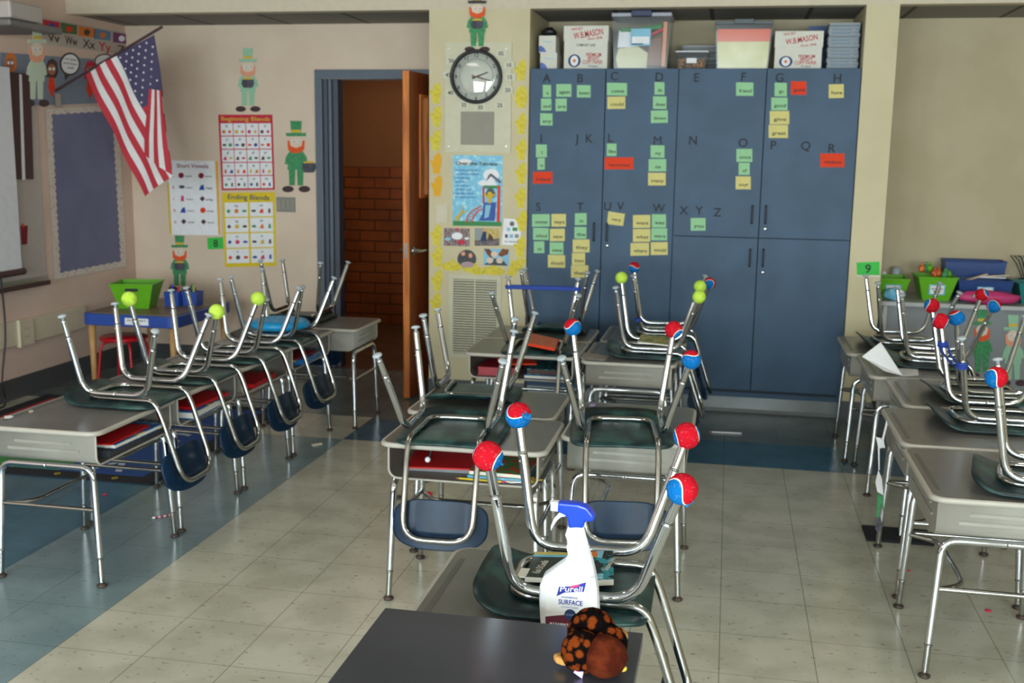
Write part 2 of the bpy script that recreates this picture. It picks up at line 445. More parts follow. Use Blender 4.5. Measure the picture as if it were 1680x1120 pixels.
    def build(self, name, parent=None, M=None, bevel=0.0, bseg=2, weld=True):
        me = bpy.data.meshes.new(name)
        me.from_pydata([tuple(p) for p in self.v], [], self.f)
        for mm in self.mats: me.materials.append(mm)
        me.polygons.foreach_set('material_index', self.m); me.polygons.foreach_set('use_smooth', self.s)
        me.update()
        if weld:
            bm = bmesh.new(); bm.from_mesh(me); bmesh.ops.remove_doubles(bm, verts=bm.verts, dist=1e-6)
            bm.to_mesh(me); bm.free()
        o = bpy.data.objects.new(name, me); COL.objects.link(o)
        if parent is not None: o.parent = parent
        if M is not None: o.matrix_local = M
        if bevel:
            b = o.modifiers.new('bevel', 'BEVEL'); b.width = bevel; b.segments = bseg; b.limit_method = 'ANGLE'; b.angle_limit = 0.6
        return o

def tag(o, label, cat, group=None, kind=None):
    if label: o['label'] = label
    if cat: o['category'] = cat
    if group: o['group'] = group
    if kind: o['kind'] = kind
    return o
def struct(o): o['kind'] = 'structure'; return o
def thing(name, label, cat, M=None, group=None):
    e = bpy.data.objects.new(name, None); e.empty_display_size = 0.05; COL.objects.link(e)
    if M is not None: e.matrix_world = M
    return tag(e, label, cat, group)
def TR(x, y, z, rz=0.0): return Matrix.Translation((x, y, z)) @ Matrix.Rotation(rz, 4, 'Z')
def rounded(x0, x1, y0, y1, r, n=5):
    out = []
    for cx, cy, a0 in ((x1 - r, y1 - r, 0), (x0 + r, y1 - r, PI / 2), (x0 + r, y0 + r, PI), (x1 - r, y0 + r, 1.5 * PI)):
        for i in range(n + 1):
            a = a0 + PI / 2 * i / n; out.append((cx + r * math.cos(a), cy + r * math.sin(a)))
    return out
def fillet(pts, rad, n=5, closed=False):
    P = [Vector(p) for p in pts]; out = []
    N = len(P)
    for i in range(N):
        if not closed and i in (0, N - 1): out.append(P[i]); continue
        a, b, c = P[i - 1], P[i], P[(i + 1) % N]
        r = rad[i] if isinstance(rad, (list, tuple)) else rad
        u = (a - b); w = (c - b); d = min(r, u.length * 0.48, w.length * 0.48)
        p0 = b + u.normalized() * d; p1 = b + w.normalized() * d
        for k in range(n + 1):
            t = k / n; out.append(p0 * (1 - t) ** 2 + b * 2 * t * (1 - t) + p1 * t * t)
    return out
def frameM(o, ex, ey):
    ex = Vector(ex).normalized(); ey = Vector(ey).normalized(); en = ex.cross(ey)
    return Matrix(((ex.x, ey.x, en.x, o[0]), (ex.y, ey.y, en.y, o[1]), (ex.z, ey.z, en.z, o[2]), (0, 0, 0, 1)))

class Sheet:
    """flat wall-hung thing on a vertical plane; outlines are measured off the wall"""
    def __init__(self, axis, val, off=0.0, step=0.0007):
        self.axis = axis; self.val = val; self.parts = {}; self.order = []; self.cur = None; self.z = off; self.step = step; self.pts = []
        self.use('sheet')
    def use(self, n):
        while n in self.parts and False: pass
        self.cur = []; self.order.append((n, self.cur)); return self
    def P(self, px, py):
        if self.axis == 'Y': p = onY(px, py, self.val); q = (p.x, p.z)
        else: p = onX(px, py, self.val); q = (p.y, p.z)
        self.pts.append(q); return q
    def up(self, k=1): self.z += self.step * k; return self
    def poly(self, m, pts, t=0.0007):
        q = [self.P(*p) for p in pts]; z = self.z
        self.cur.append(lambda b, c: b.prism([(x - c[0], y - c[1]) for x, y in q], z, z + t, m)); self.z += t; return self
    def rect(self, m, x0, y0, x1, y1, t=0.0007):
        a = self.P(x0, y0); b_ = self.P(x1, y1); z = self.z
        q = [(a[0], b_[1]), (b_[0], b_[1]), (b_[0], a[1]), (a[0], a[1])]
        self.cur.append(lambda b, c: b.prism([(x - c[0], y - c[1]) for x, y in q], z, z + t, m)); self.z += t; return self
    def disc(self, m, x, y, r, ry=None, t=0.0007, n=18, a0=0, a1=2 * PI):
        ry = ry or r
        return self.poly(m, [(x + r * math.cos(a0 + (a1 - a0) * i / n), y + ry * math.sin(a0 + (a1 - a0) * i / n)) for i in range(n)], t)
    def line(self, m, pts, w, t=0.0007):
        for (x0, y0), (x1, y1) in zip(pts, pts[1:]):
            dx, dy = x1 - x0, y1 - y0; L = math.hypot(dx, dy) or 1; nx, ny = -dy / L * w / 2, dx / L * w / 2
            self.poly(m, [(x0 + nx, y0 + ny), (x1 + nx, y1 + ny), (x1 - nx, y1 - ny), (x0 - nx, y0 - ny)], t); self.z -= t
        self.z += t
        return self
    def text(self, m, s, x, y, h, w=None, rot=0.0, shear=0.0):
        c0 = self.P(x, y); h1 = self.P(x, y + 1); k = abs(c0[1] - h1[1]); w1 = self.P(x + 1, y); kx = abs(w1[0] - c0[0])
        self.z += 0.0006; z = self.z
        ww = None if w is None else w * kx
        self.cur.append(lambda b, c: b.text(s, c0[0] - c[0], c0[1] - c[1], h * k, m, z, ww, None, shear, rot)); return self
    def done(self, name, label, cat, group=None, parent=None, kind=None):
        xs = [p[0] for p in self.pts]; ys = [p[1] for p in self.pts]
        c = ((min(xs) + max(xs)) / 2, (min(ys) + max(ys)) / 2)
        if self.axis == 'Y': M = frameM((c[0], self.val, c[1]), (1, 0, 0), (0, 0, 1))
        else: M = frameM((self.val, c[0], c[1]), (0, 1, 0), (0, 0, 1))
        od = [(n, l) for n, l in self.order if l]
        if len(od) == 1 and parent is None:
            b = MB()
            for f in od[0][1]: f(b, c)
            o = b.build(name, None, weld=False); o.matrix_world = M
            return tag(o, label, cat, group, kind)
        e = thing(name, label, cat, M, group)
        if kind: e['kind'] = kind
        for n, l in od:
            b = MB()
            for f in l: f(b, c)
            b.build(n, e, weld=False)
        return e
def copy_part(o, parent):
    c = o.copy(); COL.objects.link(c); c.parent = parent
    c.matrix_parent_inverse = Matrix.Identity(4)
    for ch in [x for x in bpy.data.objects if x.parent == o]: copy_part(ch, c)
    return c

# ================================================================== THE ROOM
XL, XR, YB, YC, ZA, ZC = -4.55, 3.9, 7.75, 7.0, 2.55, 3.0
b = MB()
def fl(x0, x1, y0, y1, m): b.box(x0, x1, y0, y1, -0.06, 0.0, m)
fl(-2.12, XR, YR, 5.76, M_white); fl(-2.72, -2.12, YR, 5.76, M_grayblue); fl(XL, -2.72, YR, 5.76, M_blue)
fl(-2.12, XR, 5.76, 6.27, M_blue); fl(XL, -2.12, 5.76, 6.3, M_white); fl(XL, -2.12, 6.3, YB, M_back); fl(-2.12, XR, 6.27, YB, M_back)
struct(b.build('floor'))
b = MB(); b.box(-6.5, 0.5, YB, 9.9, -0.06, 0.0, M_hallfl); struct(b.build('floor_hall'))
b = MB(); b.box(XL - 0.12, XL, YR, YB + 0.15, 0, ZC, M_wall2); struct(b.build('wall_left'))
b = MB(); b.box(XR, XR + 0.12, YR, YB + 0.15, 0, ZC, M_wall); struct(b.build('wall_right'))
DX0, DX1, DZ = -2.9, -1.93, 2.16
b = MB(); b.box(XL, DX0 - 0.09, YB, YB + 0.15, 0, ZA, M_wallglare); b.box(DX0 - 0.09, DX1, YB, YB + 0.15, DZ, ZA, M_wallglare); b.box(DX1, XR, YB, YB + 0.15, 0, ZA, M_wall)
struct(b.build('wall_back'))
b = MB(); zs = (0.8, 2.2)
b.box(XL, XR, YR - 0.15, YR, 0, zs[0], M_wall); b.box(XL, XR, YR - 0.15, YR, zs[1], ZC, M_wall)
ed = [XL] + [v for w in WIN for v in w] + [XR]
for i in range(0, len(ed), 2): b.box(ed[i], ed[i + 1], YR - 0.15, YR, zs[0], zs[1], M_wall)
struct(b.build('wall_rear'))
for i, (a, c) in enumerate(WIN):
    b = MB()
    for x0, x1, z0, z1 in ((a, c, zs[0], zs[0] + .04), (a, c, zs[1] - .04, zs[1]), (a, a + .04, zs[0], zs[1]), (c - .04, c, zs[0], zs[1]), (a, c, 1.38, 1.42)):
        b.box(x0, x1, YR - 0.09, YR - 0.04, z0, z1, M_silver)
    w = struct(b.build('window_%d' % (i + 1)))
    b = MB(); b.box(a + .03, c - .03, YR - 0.07, YR - 0.064, zs[0] + .03, zs[1] - .03, M_winglass); b.build('window_pane', w)
b = MB(); b.box(XL, XR, YR, YC + 0.1, ZC, ZC + 0.1, M_ceil); struct(b.build('ceiling'))
b = MB(); b.box(XL, XR, YC + 0.06, YB + 0.15, ZA, ZA + 0.05, M_acou); struct(b.build('ceiling_alcove'))
b = MB(); b.box(XL, XR, YC, YC + 0.1, ZA - 0.006, ZC, M_beam); struct(b.build('ceiling_beam'))
cl0 = onY(704, 230, YC).x; cl1 = onY(866.5, 230, YC).x; cr0 = onY(1403.5, 285, YC).x; cr1 = onY(1457, 285, YC).x
b = MB(); b.box(cl0, cl1, YC, YB, 0, ZA - 0.006, M_col); struct(b.build('wall_column'))
b = MB(); b.box(cr0, cr1, YC, YB, 0, ZA - 0.006, M_col); struct(b.build('wall_column_right'))
# hallway seen through the door
b = MB(); b.box(-6.5, 0.5, 9.9, 10.0, 1.5, 2.75, M_hallup); b.box(-6.5, 0.5, 9.9, 10.0, 0, 1.5, M_hall); struct(b.build('wall_hall'))
b = MB(); b.box(-6.5, 0.5, YB + 0.15, 9.9, 2.75, 2.8, M_hallup); struct(b.build('ceiling_hall'))
b = MB(); b.box(-6.55, -6.5, YB + .16, 9.9, 0, 2.75, M_hall); b.box(0.5, 0.55, YB + .16, 9.9, 0, 2.75, M_hall); struct(b.build('wall_hall_ends'))
b = MB(); b.box(-6.5, XL - .12, YB, YB + .15, 0, 2.75, M_hall); b.box(-6.5, 0.5, YB + .15, YB + .152, ZA, 2.75, M_hallup); struct(b.build('wall_hall_near'))
# baseboards
b = MB(); b.box(XL, XL + 0.012, YR, YB, 0, 0.14, M_base); struct(b.build('baseboard_left'))
b = MB(); b.box(XL, DX0 - 0.06, YB - 0.012, YB, 0, 0.12, M_base); b.box(cr1, XR, YB - 0.012, YB, 0, 0.12, M_base); struct(b.build('baseboard_back'))
b = MB(); b.box(cl0 - .01, cl1, YC - 0.012, YC, 0, 0.12, M_base); b.box(cl0 - .012, cl0, YC - .012, YB - .3, 0, 0.12, M_base); b.box(cr0, cr1 + .01, YC - 0.012, YC, 0, 0.12, M_base); struct(b.build('baseboard_column'))
# door frame (setting) and door leaf
b = MB()
b.box(DX0 - 0.13, DX0 - .075, YB - 0.03, YB + 0.16, 0, DZ, M_frame); b.box(DX0 - .075, DX0 - .045, YB, YB + 0.16, 0, DZ, M_frame_d); b.box(DX0 - .045, DX0 - .02, YB + .02, YB + 0.16, 0, DZ, M_frame); b.box(DX0 - .02, DX0 + 0.02, YB + 0.05, YB + 0.16, 0, DZ, M_frame_d)
b.box(DX0 - 0.13, DX1 + .1, YB - 0.03, YB + 0.16, DZ, DZ + 0.065, M_frame); b.box(DX1, DX1 + 0.1, YB - 0.03, YB + 0.16, 0, DZ, M_frame)
struct(b.build('trim_1', bevel=0.004))
p0 = Vector((-1.955, 7.74, 0)); p1 = Vector((-2.065, 6.84, 0)); L = (p1 - p0).length
ex = (p1 - p0).normalized(); ez = Vector((0, 0, 1)); en = ex.cross(ez)   # local x to free edge, y up
Md = frameM(p0, ex, ez)
side = -1 if Md.to_3x3().col[2].x > 0 else 1
b = MB(); t0, t1 = (-0.022, 0.022)
vx0, vx1, vz0, vz1 = L - 0.30, L - 0.18, 0.95 + .4, 2.0
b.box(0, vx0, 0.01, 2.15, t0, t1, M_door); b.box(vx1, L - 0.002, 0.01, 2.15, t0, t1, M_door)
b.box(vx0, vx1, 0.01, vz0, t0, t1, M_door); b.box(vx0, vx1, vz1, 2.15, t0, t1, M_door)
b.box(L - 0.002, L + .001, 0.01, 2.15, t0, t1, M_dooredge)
door = struct(b.build('door_1', None, Md))
b = MB()
for q in ((vx0 - .012, vx0 + .006, vz0 - .012, vz1 + .012), (vx1 - .006, vx1 + .012, vz0 - .012, vz1 + .012), (vx0 + .006, vx1 - .006, vz0 - .012, vz0 + .006), (vx0 + .006, vx1 - .006, vz1 - .006, vz1 + .012)):
    b.box(q[0], q[1], q[2], q[3], t0 - .008, t1 + .008, M_dooredge)
b.build('vision_frame', door)
b = MB(); b.box(vx0, vx1, vz0, vz1, -0.003, 0.003, M_winglass); b.build('vision_pane', door)
for sgn in (-1, 1):
    b = MB(); zc = 0.995; xc = L - 0.07
    Mh = Matrix.Translation((xc, zc, 0)) @ (Matrix.Identity(4) if sgn > 0 else Matrix.Rotation(PI, 4, 'X'))
    b.lathe([(0.0, .022), (0.032, .022), (0.032, .03), (0.012, .034), (0.011, .07)], M_steel, 18, Mh)
    b.tube(fillet([(0, 0, .05), (0, 0, .072), (-0.11, 0, .072)], .02), .009, M_steel, 10, False, Mh)
    b.build('lever_handle', door)
b = MB(); b.box(L, L + .003, .95, 1.05, -.012, .012, M_steel); b.build('latch_plate', door)

# ------------------------------------------------------------------ blue cabinets
ZT = onY(1140, 112, 7.03).z
def px_x(px, py, Y=7.03): return onY(px, py, Y).x
xa, xb, xc_, xd, xe = cl1 + .002, px_x(990, 277), px_x(1108, 277), px_x(1250, 277), cr0 - .002
zsplit = onY(1240, 390, 7.03).z; zb = 0.15
def cabinet(x0, x1, doors, label, handles, locks):
    e = thing('storage_cabinet', label, 'cabinet', TR((x0 + x1) / 2, 7.04, 0), 'blue storage cabinets')
    ox = (x0 + x1) / 2
    b = MB()
    b.box(x0 - ox, x0 - ox + .02, 0, .6, .1, ZT, M_cab); b.box(x1 - ox - .02, x1 - ox, 0, .6, .1, ZT, M_cab)
    b.box(x0 - ox + .02, x1 - ox - .02, 0, .6, ZT - .02, ZT, M_cab); b.box(x0 - ox + .02, x1 - ox - .02, 0, .6, .1, .13, M_cab); b.box(x0 - ox + .02, x1 - ox - .02, .01, .03, .13, ZT - .02, M_cabd)
    b.build('cabinet_body', e)
    b = MB(); b.box(x0 - ox, x1 - ox, .02, .1, 0, .1, M_toe)
    prof = [(0.02, 0.0), (-.006, 0.0), (.012, .02), (.014, .1), (.02, .1)]
    b.prism([(p[0], p[1]) for p in prof], x0 - ox, x1 - ox, M_toe, Matrix(((0, 0, 1, 0), (1, 0, 0, 0), (0, 1, 0, 0), (0, 0, 0, 1))))
    b.build('toe_kick', e)
    ds = []
    for d in doors:
        b = MB(); g = .0025
        b.box(d[0] + g - ox, d[1] - g - ox, -.022, -.001, d[2] + g, d[3] - g, M_cab); ds.append((d, b.build('cabinet_door', e, bevel=.0015)))
    def own(p):
        for d, o in ds:
            if d[0] <= p.x <= d[1] and d[2] <= p.z <= d[3]: return o
        return ds[0][1]
    for hx, hy0, hy1 in handles:
        p, q = onY(hx, hy0, 7.0), onY(hx, hy1, 7.0)
        b = MB(); b.tube(fillet([(p.x - ox, -.022, p.z), (p.x - ox, -.048, p.z), (p.x - ox, -.048, q.z), (p.x - ox, -.022, q.z)], .012), .005, M_black, 8)
        b.build('door_handle', own((p + q) / 2))
    for lx, ly in locks:
        p = onY(lx, ly, 7.015); b = MB()
        b.lathe([(0, 0), (.011, 0), (.011, .004), (.007, .006), (0, .006)], M_steel, 16, Matrix.Translation((p.x - ox, -.022, p.z)) @ Matrix.Rotation(PI / 2, 4, 'X'))
        b.build('lock', own(p))
    return e
cabinet(xa, xc_, [(xa, xb, zb, ZT), (xb, xc_, zb, ZT)], 'tall slate blue cabinet with letters A to D, beside the clock column', [(974.5, 366, 395), (995.7, 366, 395)], [(995.8, 403)])
cabinet(xc_, xe, [(xc_, xd, zsplit, ZT), (xd, xe, zsplit, ZT), (xc_, xd, zb, zsplit), (xd, xe, zb, zsplit)], 'slate blue cabinet with two upper and two lower doors, letters E to H',
        [(1234.7, 337.5, 366.4), (1257, 337.5, 366.4), (1231, 409, 437), (1252.7, 409, 437)], [(1255.3, 375.5), (1251.5, 447)])

YD = 7.017
for ch, x, y in (('A', 897, 128), ('B', 952, 128), ('C', 1008, 125), ('D', 1082, 126), ('E', 1143, 127), ('F', 1220, 126), ('G', 1279, 127), ('H', 1374, 128), ('I', 888, 227), ('J', 946, 227), ('K', 967, 227), ('L', 1002, 226), ('M', 1079, 230), ('N', 1137, 230), ('O', 1219, 234), ('P', 1269, 238), ('Q', 1322, 239), ('R', 1365, 243), ('S', 883, 339), ('T', 952, 339), ('U', 997, 338), ('V', 1018, 338), ('W', 1081, 341), ('X', 1122, 345), ('Y', 1147, 345), ('Z', 1177, 348)):
    v, f, x0, x1, y0, y1 = text_geo(ch)
    s = Sheet('Y', YD); c = s.P(x, y); s.pts = [c]
    def mk(bb, cc, ch=ch):
        v, f, x0, x1, y0, y1 = text_geo(ch); k = 0.052 / (text_geo('H')[5])
        vs = [((p.x - (x0 + x1) / 2) * k, (p.y - text_geo('H')[5] / 2) * k, .0015) for p in v]
        bb.add(vs, f, M_letter)
        vs2 = [((p.x - (x0 + x1) / 2) * k * 1.0, (p.y - text_geo('H')[5] / 2) * k, .0002) for p in v]
        bb.add(vs2, [tuple(reversed(g)) for g in f], M_letter)
        ec = {}
        for g in f:
            for i in range(len(g)):
                a, c2 = g[i], g[(i + 1) % len(g)]
                if (c2, a) in ec: del ec[(c2, a)]
                else: ec[(a, c2)] = 1
        off = [(a, c2) for a, c2 in ec]
        n = len(vs)
        bb.add(vs + vs2, [(a, a + n, c2 + n, c2) for a, c2 in off], M_letter)
    s.cur.append(mk)
    s.done('letter_' + ch.lower() if False else 'wall_letter', 'black cut-out letter %s stuck on the blue cabinets' % ch, 'letter', 'word wall letters')

G, Yl, Rd = 'g', 'y', 'r'
CARDS = [(890.5, 139.4, 904.2, 159.8, 'a', G, 'below the letter A'), (912.7, 137.8, 937.5, 158.7, 'again', G, ''), (946.5, 139.7, 969, 160, 'been', G, ''), (887.6, 161.6, 904.7, 181.2, 'and', G, ''),
 (911.4, 161.6, 929.8, 182.3, 'are', G, ''), (886.2, 186, 906.6, 206, 'any', G, ''), (995.8, 136.2, 1028.8, 157, 'come', G, ''), (996.3, 158.2, 1025.9, 178.4, 'could', Yl, ''), (1073.8, 135, 1090.2, 155.4, 'do', G, ''),
 (1071.3, 158.2, 1093.4, 178.8, 'does', G, ''), (1067.8, 180.8, 1095.6, 201.3, 'down', G, ''), (879.3, 237, 897.3, 258, 'I', G, 'below the letter I'), (881.7, 259, 893.8, 278, 'is', G, ''), (995.5, 235.5, 1011.4, 255.9, 'like', G, ''),
 (991.8, 258, 1039.2, 277.6, 'leprechaun', Rd, ''), (1067.3, 238.5, 1090.2, 258.8, 'my', G, ''), (1064.1, 260.7, 1093, 281, 'me', G, ''), (874.5, 281.6, 906.3, 300.9, 'Ireland', Rd, ''), (1063.3, 283.2, 1092.2, 304.1, 'many', Yl, ''),
 (872.9, 351, 902.1, 371.6, 'summer', G, ''), (904.7, 350.7, 928.5, 371.6, 'says', Yl, ''), (874.5, 374, 900.2, 393.8, 'school', G, ''), (902.1, 374.8, 926.7, 395.4, 'saw', Yl, ''), (875.8, 395.7, 893.1, 415, 'so', G, ''), (901.8, 397.6, 924.3, 417.4, 'some', G, ''),
 (898.9, 418.5, 927.2, 439.1, 'should', Yl, ''), (943.1, 349.4, 962.5, 368.9, 'to', G, ''), (942.3, 372.1, 962.2, 391.4, 'the', G, ''), (939.6, 392.5, 967.4, 413.7, 'they', Yl, ''), (938.3, 414.7, 960, 434.6, 'two', Yl, ''), (936.8, 435.1, 965.3, 455.2, 'their', Yl, ''),
 (1038.4, 352.3, 1067, 373.5, 'want', Yl, ''), (1069.3, 351.5, 1092.7, 373.2, 'was', G, ''), (1038.4, 375.3, 1067, 396.5, 'what', Yl, ''), (1068.4, 374.3, 1094.6, 394.4, 'were', G, ''), (1034.4, 398.1, 1064.9, 419, 'where', Yl, ''), (1067.6, 396.8, 1095.4, 417.9, 'would', Yl, ''),
 (1207.5, 135.4, 1236, 157.4, 'friend', G, ''), (1270.7, 136, 1291, 158.3, 'go', G, ''), (1297.5, 133.6, 1322.8, 155.7, 'gold', Rd, ''), (1359.6, 137.9, 1384.3, 160.6, 'have', Yl, ''), (1265.3, 160, 1292.1, 181, 'good', G, ''), (1262.8, 182, 1294.9, 203.9, 'give', Yl, ''),
 (1261, 205, 1292.8, 226.4, 'great', Yl, ''), (1208.1, 244.2, 1234.3, 265.6, 'once', G, ''), (1211.8, 267.1, 1230, 286.9, 'of', G, ''), (1206.9, 289.2, 1231.7, 310.6, 'our', Yl, ''), (1345.7, 251.7, 1385.3, 274.2, 'rainbow', Rd, ''), (1133.1, 357.4, 1157.6, 378.2, 'you', G, ''), ('V', 0, 0, 0, 'very', Yl, '')]
random.seed(3)
for c in CARDS:
    m = {G: M_green, Yl: M_yellow, Rd: M_red}[c[5]]; nm = {G: 'pale green', Yl: 'pale yellow', Rd: 'red orange'}[c[5]]
    s = Sheet('Y', YD)
    if c[0] == 'V': s.poly(m, [(998, 346.5), (1025.4, 350.6), (1022.3, 370.6), (995.7, 367.6)], .0012); s.text(M_ink, 'very', 1011, 360, 4.5, 16, rot=-.12)
    else:
        j = random.uniform(-.6, .6)
        s.poly(m, [(c[0], c[1] + j), (c[2], c[1]), (c[2], c[3]), (c[0], c[3] + j)], .0012)
        w = min((c[2] - c[0]) * .72, 5.0 * len(c[4]) + 1)
        s.text(M_letter, c[4], (c[0] + c[2]) / 2 + 1, (c[1] + c[3]) / 2 + 2.5, 5.5 if len(c[4]) < 8 else 4.5, w if len(c[4]) > 2 else None)
    s.done('word_card', "%s word card reading '%s' on the blue cabinets%s" % (nm, c[4], (' ' + c[6]) if c[6] else ''), 'word card', 'word wall cards')

# ------------------------------------------------------------------ the clock column
YP = YC - 0.0005
s = Sheet('Y', YP); s.rect(M_panel, 731, 70, 838, 251, .012)
for x, y in ((737, 80), (831, 80), (737, 240), (831, 240)): s.disc(M_silver, x, y, 1.3, t=.001); s.z -= .001
s.use('speaker_mesh'); s.rect(M_taupe, 757, 183, 811, 238, .004)
s.done('speaker_panel', 'pale square-screened intercom panel behind the wall clock', 'panel')
CK = onY(782, 126, YC - .014)
e = thing('wall_clock', 'round black-rimmed wall clock under the leprechaun on the column', 'clock', frameM((CK.x, YC - .0135, CK.z), (1, 0, 0), (0, 0, 1)))
r = .168
b = MB(); prof = [(r - .02, .002), (r, .002), (r + .004, .012), (r + .002, .03), (r - .008, .036), (r - .016, .03), (r - .02, .012)]
b.lathe(prof + [prof[0]], M_black, 48); b.build('rim', e)
b = MB(); b.lathe([(0, .001), (r - .012, .001), (r - .012, .008), (0, .008)], mat('clock_face_white', 'dfe0d4', .5), 48)
for i in range(60):
    a = 2 * PI * i / 60; l = .012 if i % 5 else .014; rr = .105
    p = [(rr * math.sin(a) + dx * math.cos(a), rr * math.cos(a) - dx * math.sin(a)) for dx in (-.0012, .0012)] + [((rr + l) * math.sin(a) + dx * math.cos(a), (rr + l) * math.cos(a) - dx * math.sin(a)) for dx in (.0012, -.0012)]
    b.prism(p, .008, .0086, M_ink)
for i in range(1, 13):
    a = 2 * PI * i / 12; b.text(str(i), .135 * math.sin(a), .135 * math.cos(a), .024, M_ink, .0092)
b.build('dial', e)
def hand(ang, l, w, z, m, nm):
    a = math.radians(ang); b = MB(); c_, s_ = math.cos(a), math.sin(a)
    b.prism([(x * c_ + y * s_, -x * s_ + y * c_) for x, y in ((-w, -.03), (w, -.03), (w * .6, l), (-w * .6, l))], z, z + .0015, m); b.build(nm, e)
hand(70, .082, .0055, .011, M_ink, 'hour_hand'); hand(105, .1, .004, .0135, M_ink, 'minute_hand'); hand(115, .11, .0012, .016, M_orange, 'second_hand')
b = MB(); b.lathe([(r - .016, .03), (r * .7, .036), (r * .35, .0395), (.0001, .041)], M_glassc, 48); b.build('glass_cover', e)
for t, x, y in (('50', 740.6, 99.4), ('45', 735, 122.8), ('40', 739, 152), ('35', 761, 172), ('30', 788, 176), ('25', 820, 172.5), ('20', 833, 147.5), ('15', 837, 126.5), ('10', 835.4, 106.6), ('05', 822, 87.5)):
    s = Sheet('Y', YP - .013); s.rect(mat('off_white_card', 'd6d2bc', .8), x - 8.5, y - 5.5, x + 8.5, y + 5.5, .0008); s.text(M_ink, t, x, y, 6.5)
    s.done('minute_card', "small white card reading '%s' beside the wall clock" % t, 'number card', 'minute cards round the clock')

def handprint(cx, cy, ang=0.0, sc=1.0, m=None, label='', kind=0):
    s = Sheet('Y', YP); ca, sa = math.cos(ang), math.sin(ang)
    pts = [(-5, 17), (5, 17), (7, 6), (9, -4), (8, -12), (6, -17), (3.5, -18), (1, -17), (-1, -12), (-2, -14), (-4, -12), (-5, -4), (-9, -6), (-11, -3), (-8, 2), (-6, 8)]
    if kind == 1: pts = [(-4, 18), (6, 18), (10, 6), (9, -12), (4, -19), (-3, -17), (-8, -10), (-11, 2), (-8, 12)]
    pts = [(cx + (x * ca - y * sa) * sc, cy + (x * sa + y * ca) * sc) for x, y in pts]
    s.poly(m or M_hand, pts, .0012)
    s.line(M_handO if m is None else M_hand, [(cx - 1, cy - 2), (cx + 2, cy + 8)], .7, .0004)
    s.done('paper_handprint', label, 'paper cutout', 'paper handprints round the column')
ordn = ['topmost', 'second from top', 'third from top', 'fourth from top', 'fifth from top', 'sixth from top', 'seventh from top', 'eighth from top', 'lowest']
for i, (x, y) in enumerate(((715, 153), (716, 191), (715, 230), (716, 268), (717, 305), (716, 386), (717, 421), (717, 460), (715, 497))):
    handprint(x, y, 0, 1, M_handO if i in (3, 4) else None, '%s paper handprint, %s on the left edge of the clock column' % ('orange' if i in (3, 4) else 'yellow', ordn[i]))
for i, (x, y) in enumerate(((854.5, 115), (855, 159), (855, 203), (855, 245), (855, 284), (854, 324), (856, 362), (853, 405))):
    handprint(x, y, 0, 1, None, '%s paper handprint, %s on the right edge of the clock column' % ('rounded yellow' if i == 1 else 'yellow', ordn[i]), 1 if i == 1 else 0)
for i, (x, y, a) in enumerate(((741, 436, 1.5), (777, 441, 1.7), (810, 443, 1.5), (846, 437, .6))):
    handprint(x, y, a, 1 if i != 3 else 1.1, None, 'yellow paper handprint, %s of the row above the wall grille' % ('leftmost', 'second', 'third', 'rightmost')[i])

# slide poster
s = Sheet('Y', YP); s.rect(M_skyb, 743, 254, 823.5, 370, .001)
s.poly(M_grass, [(743, 362), (823, 364), (823, 371), (743, 370)])
s.disc(M_paperw, 762, 266, 13, 5); s.disc(M_paperw, 806, 287, 13, 10); s.disc(M_paperw, 797, 300, 12, 5)
s.poly(M_redp, [(792, 305), (795, 305), (795, 334), (792, 334)]); s.poly(M_red, [(817, 304), (821, 304), (820, 364), (815, 364)])
s.poly(mat('slate_roof_print', '5a5468', .5), [(802, 287), (806, 284), (823, 298), (820, 301), (806, 289), (797, 298)])
s.poly(M_paperw, [(795, 304), (806, 289), (817, 304)]); s.rect(M_grass, 795, 304, 817, 309)
s.poly(M_slideblue, [(794, 332), (814, 332), (812, 362), (786, 362), (792, 350)]); s.poly(M_lightbl, [(797, 336), (806, 336), (802, 356), (795, 358)])
s.disc(M_black, 805, 318, 8, 7); s.disc(M_gold, 804, 318, 4, 4); s.line(M_gold, [(804, 320), (804, 333)], 5); s.line(M_gold, [(795, 318), (804, 326)], 3); s.line(M_gold, [(812, 318), (804, 326)], 3); s.poly(M_black, [(799, 311), (805, 308), (812, 311), (805, 313)])
s.line(M_red, [(765, 365), (768, 354), (776, 345), (791, 337)], 1.6); s.line(M_red, [(774, 365), (777, 356), (783, 348), (792, 342)], 1.6)
for q in range(5): s.line(M_red, [(767 + q * 3.6, 360 - q * 4.6), (776 + q * 3.0, 361 - q * 4.0)], 1.0)
s.disc(M_gold, 751, 358, 3, 4); s.line(M_gold, [(751, 358), (760, 346)], 4); s.line(M_gold, [(758, 348), (767, 346)], 2); s.line(M_gold, [(758, 349), (759, 339)], 2)
s.text(mat('dark_olive_ink', '4a4a34', .6), 'Over the Terrace', 783, 268, 6, 68)
for i, w in enumerate((40, 38, 24, 20, 22, 25, 30, 34)): s.text(M_slideblue, 'we slide and climb up'[:int(w / 2)], 748 + w / 2, 279 + i * 6.3, 2.4, w)
s.done('slide_poster', 'glossy blue poster of yellow figures on a playground slide', 'poster')
s = Sheet('Y', YP); s.rect(M_photo2, 728.5, 374, 770.5, 404, .001); s.disc(M_lightbl, 735, 392, 5, 3); s.disc(M_paperw, 750, 387, 9, 6); s.disc(M_paperw, 766, 391, 4, 2); s.disc(M_redp, 757, 397, 6, 4); s.disc(M_redp, 750, 376, 3, 2)
s.done('photo_print', 'dark red group photo print, left one below the slide poster', 'photo')
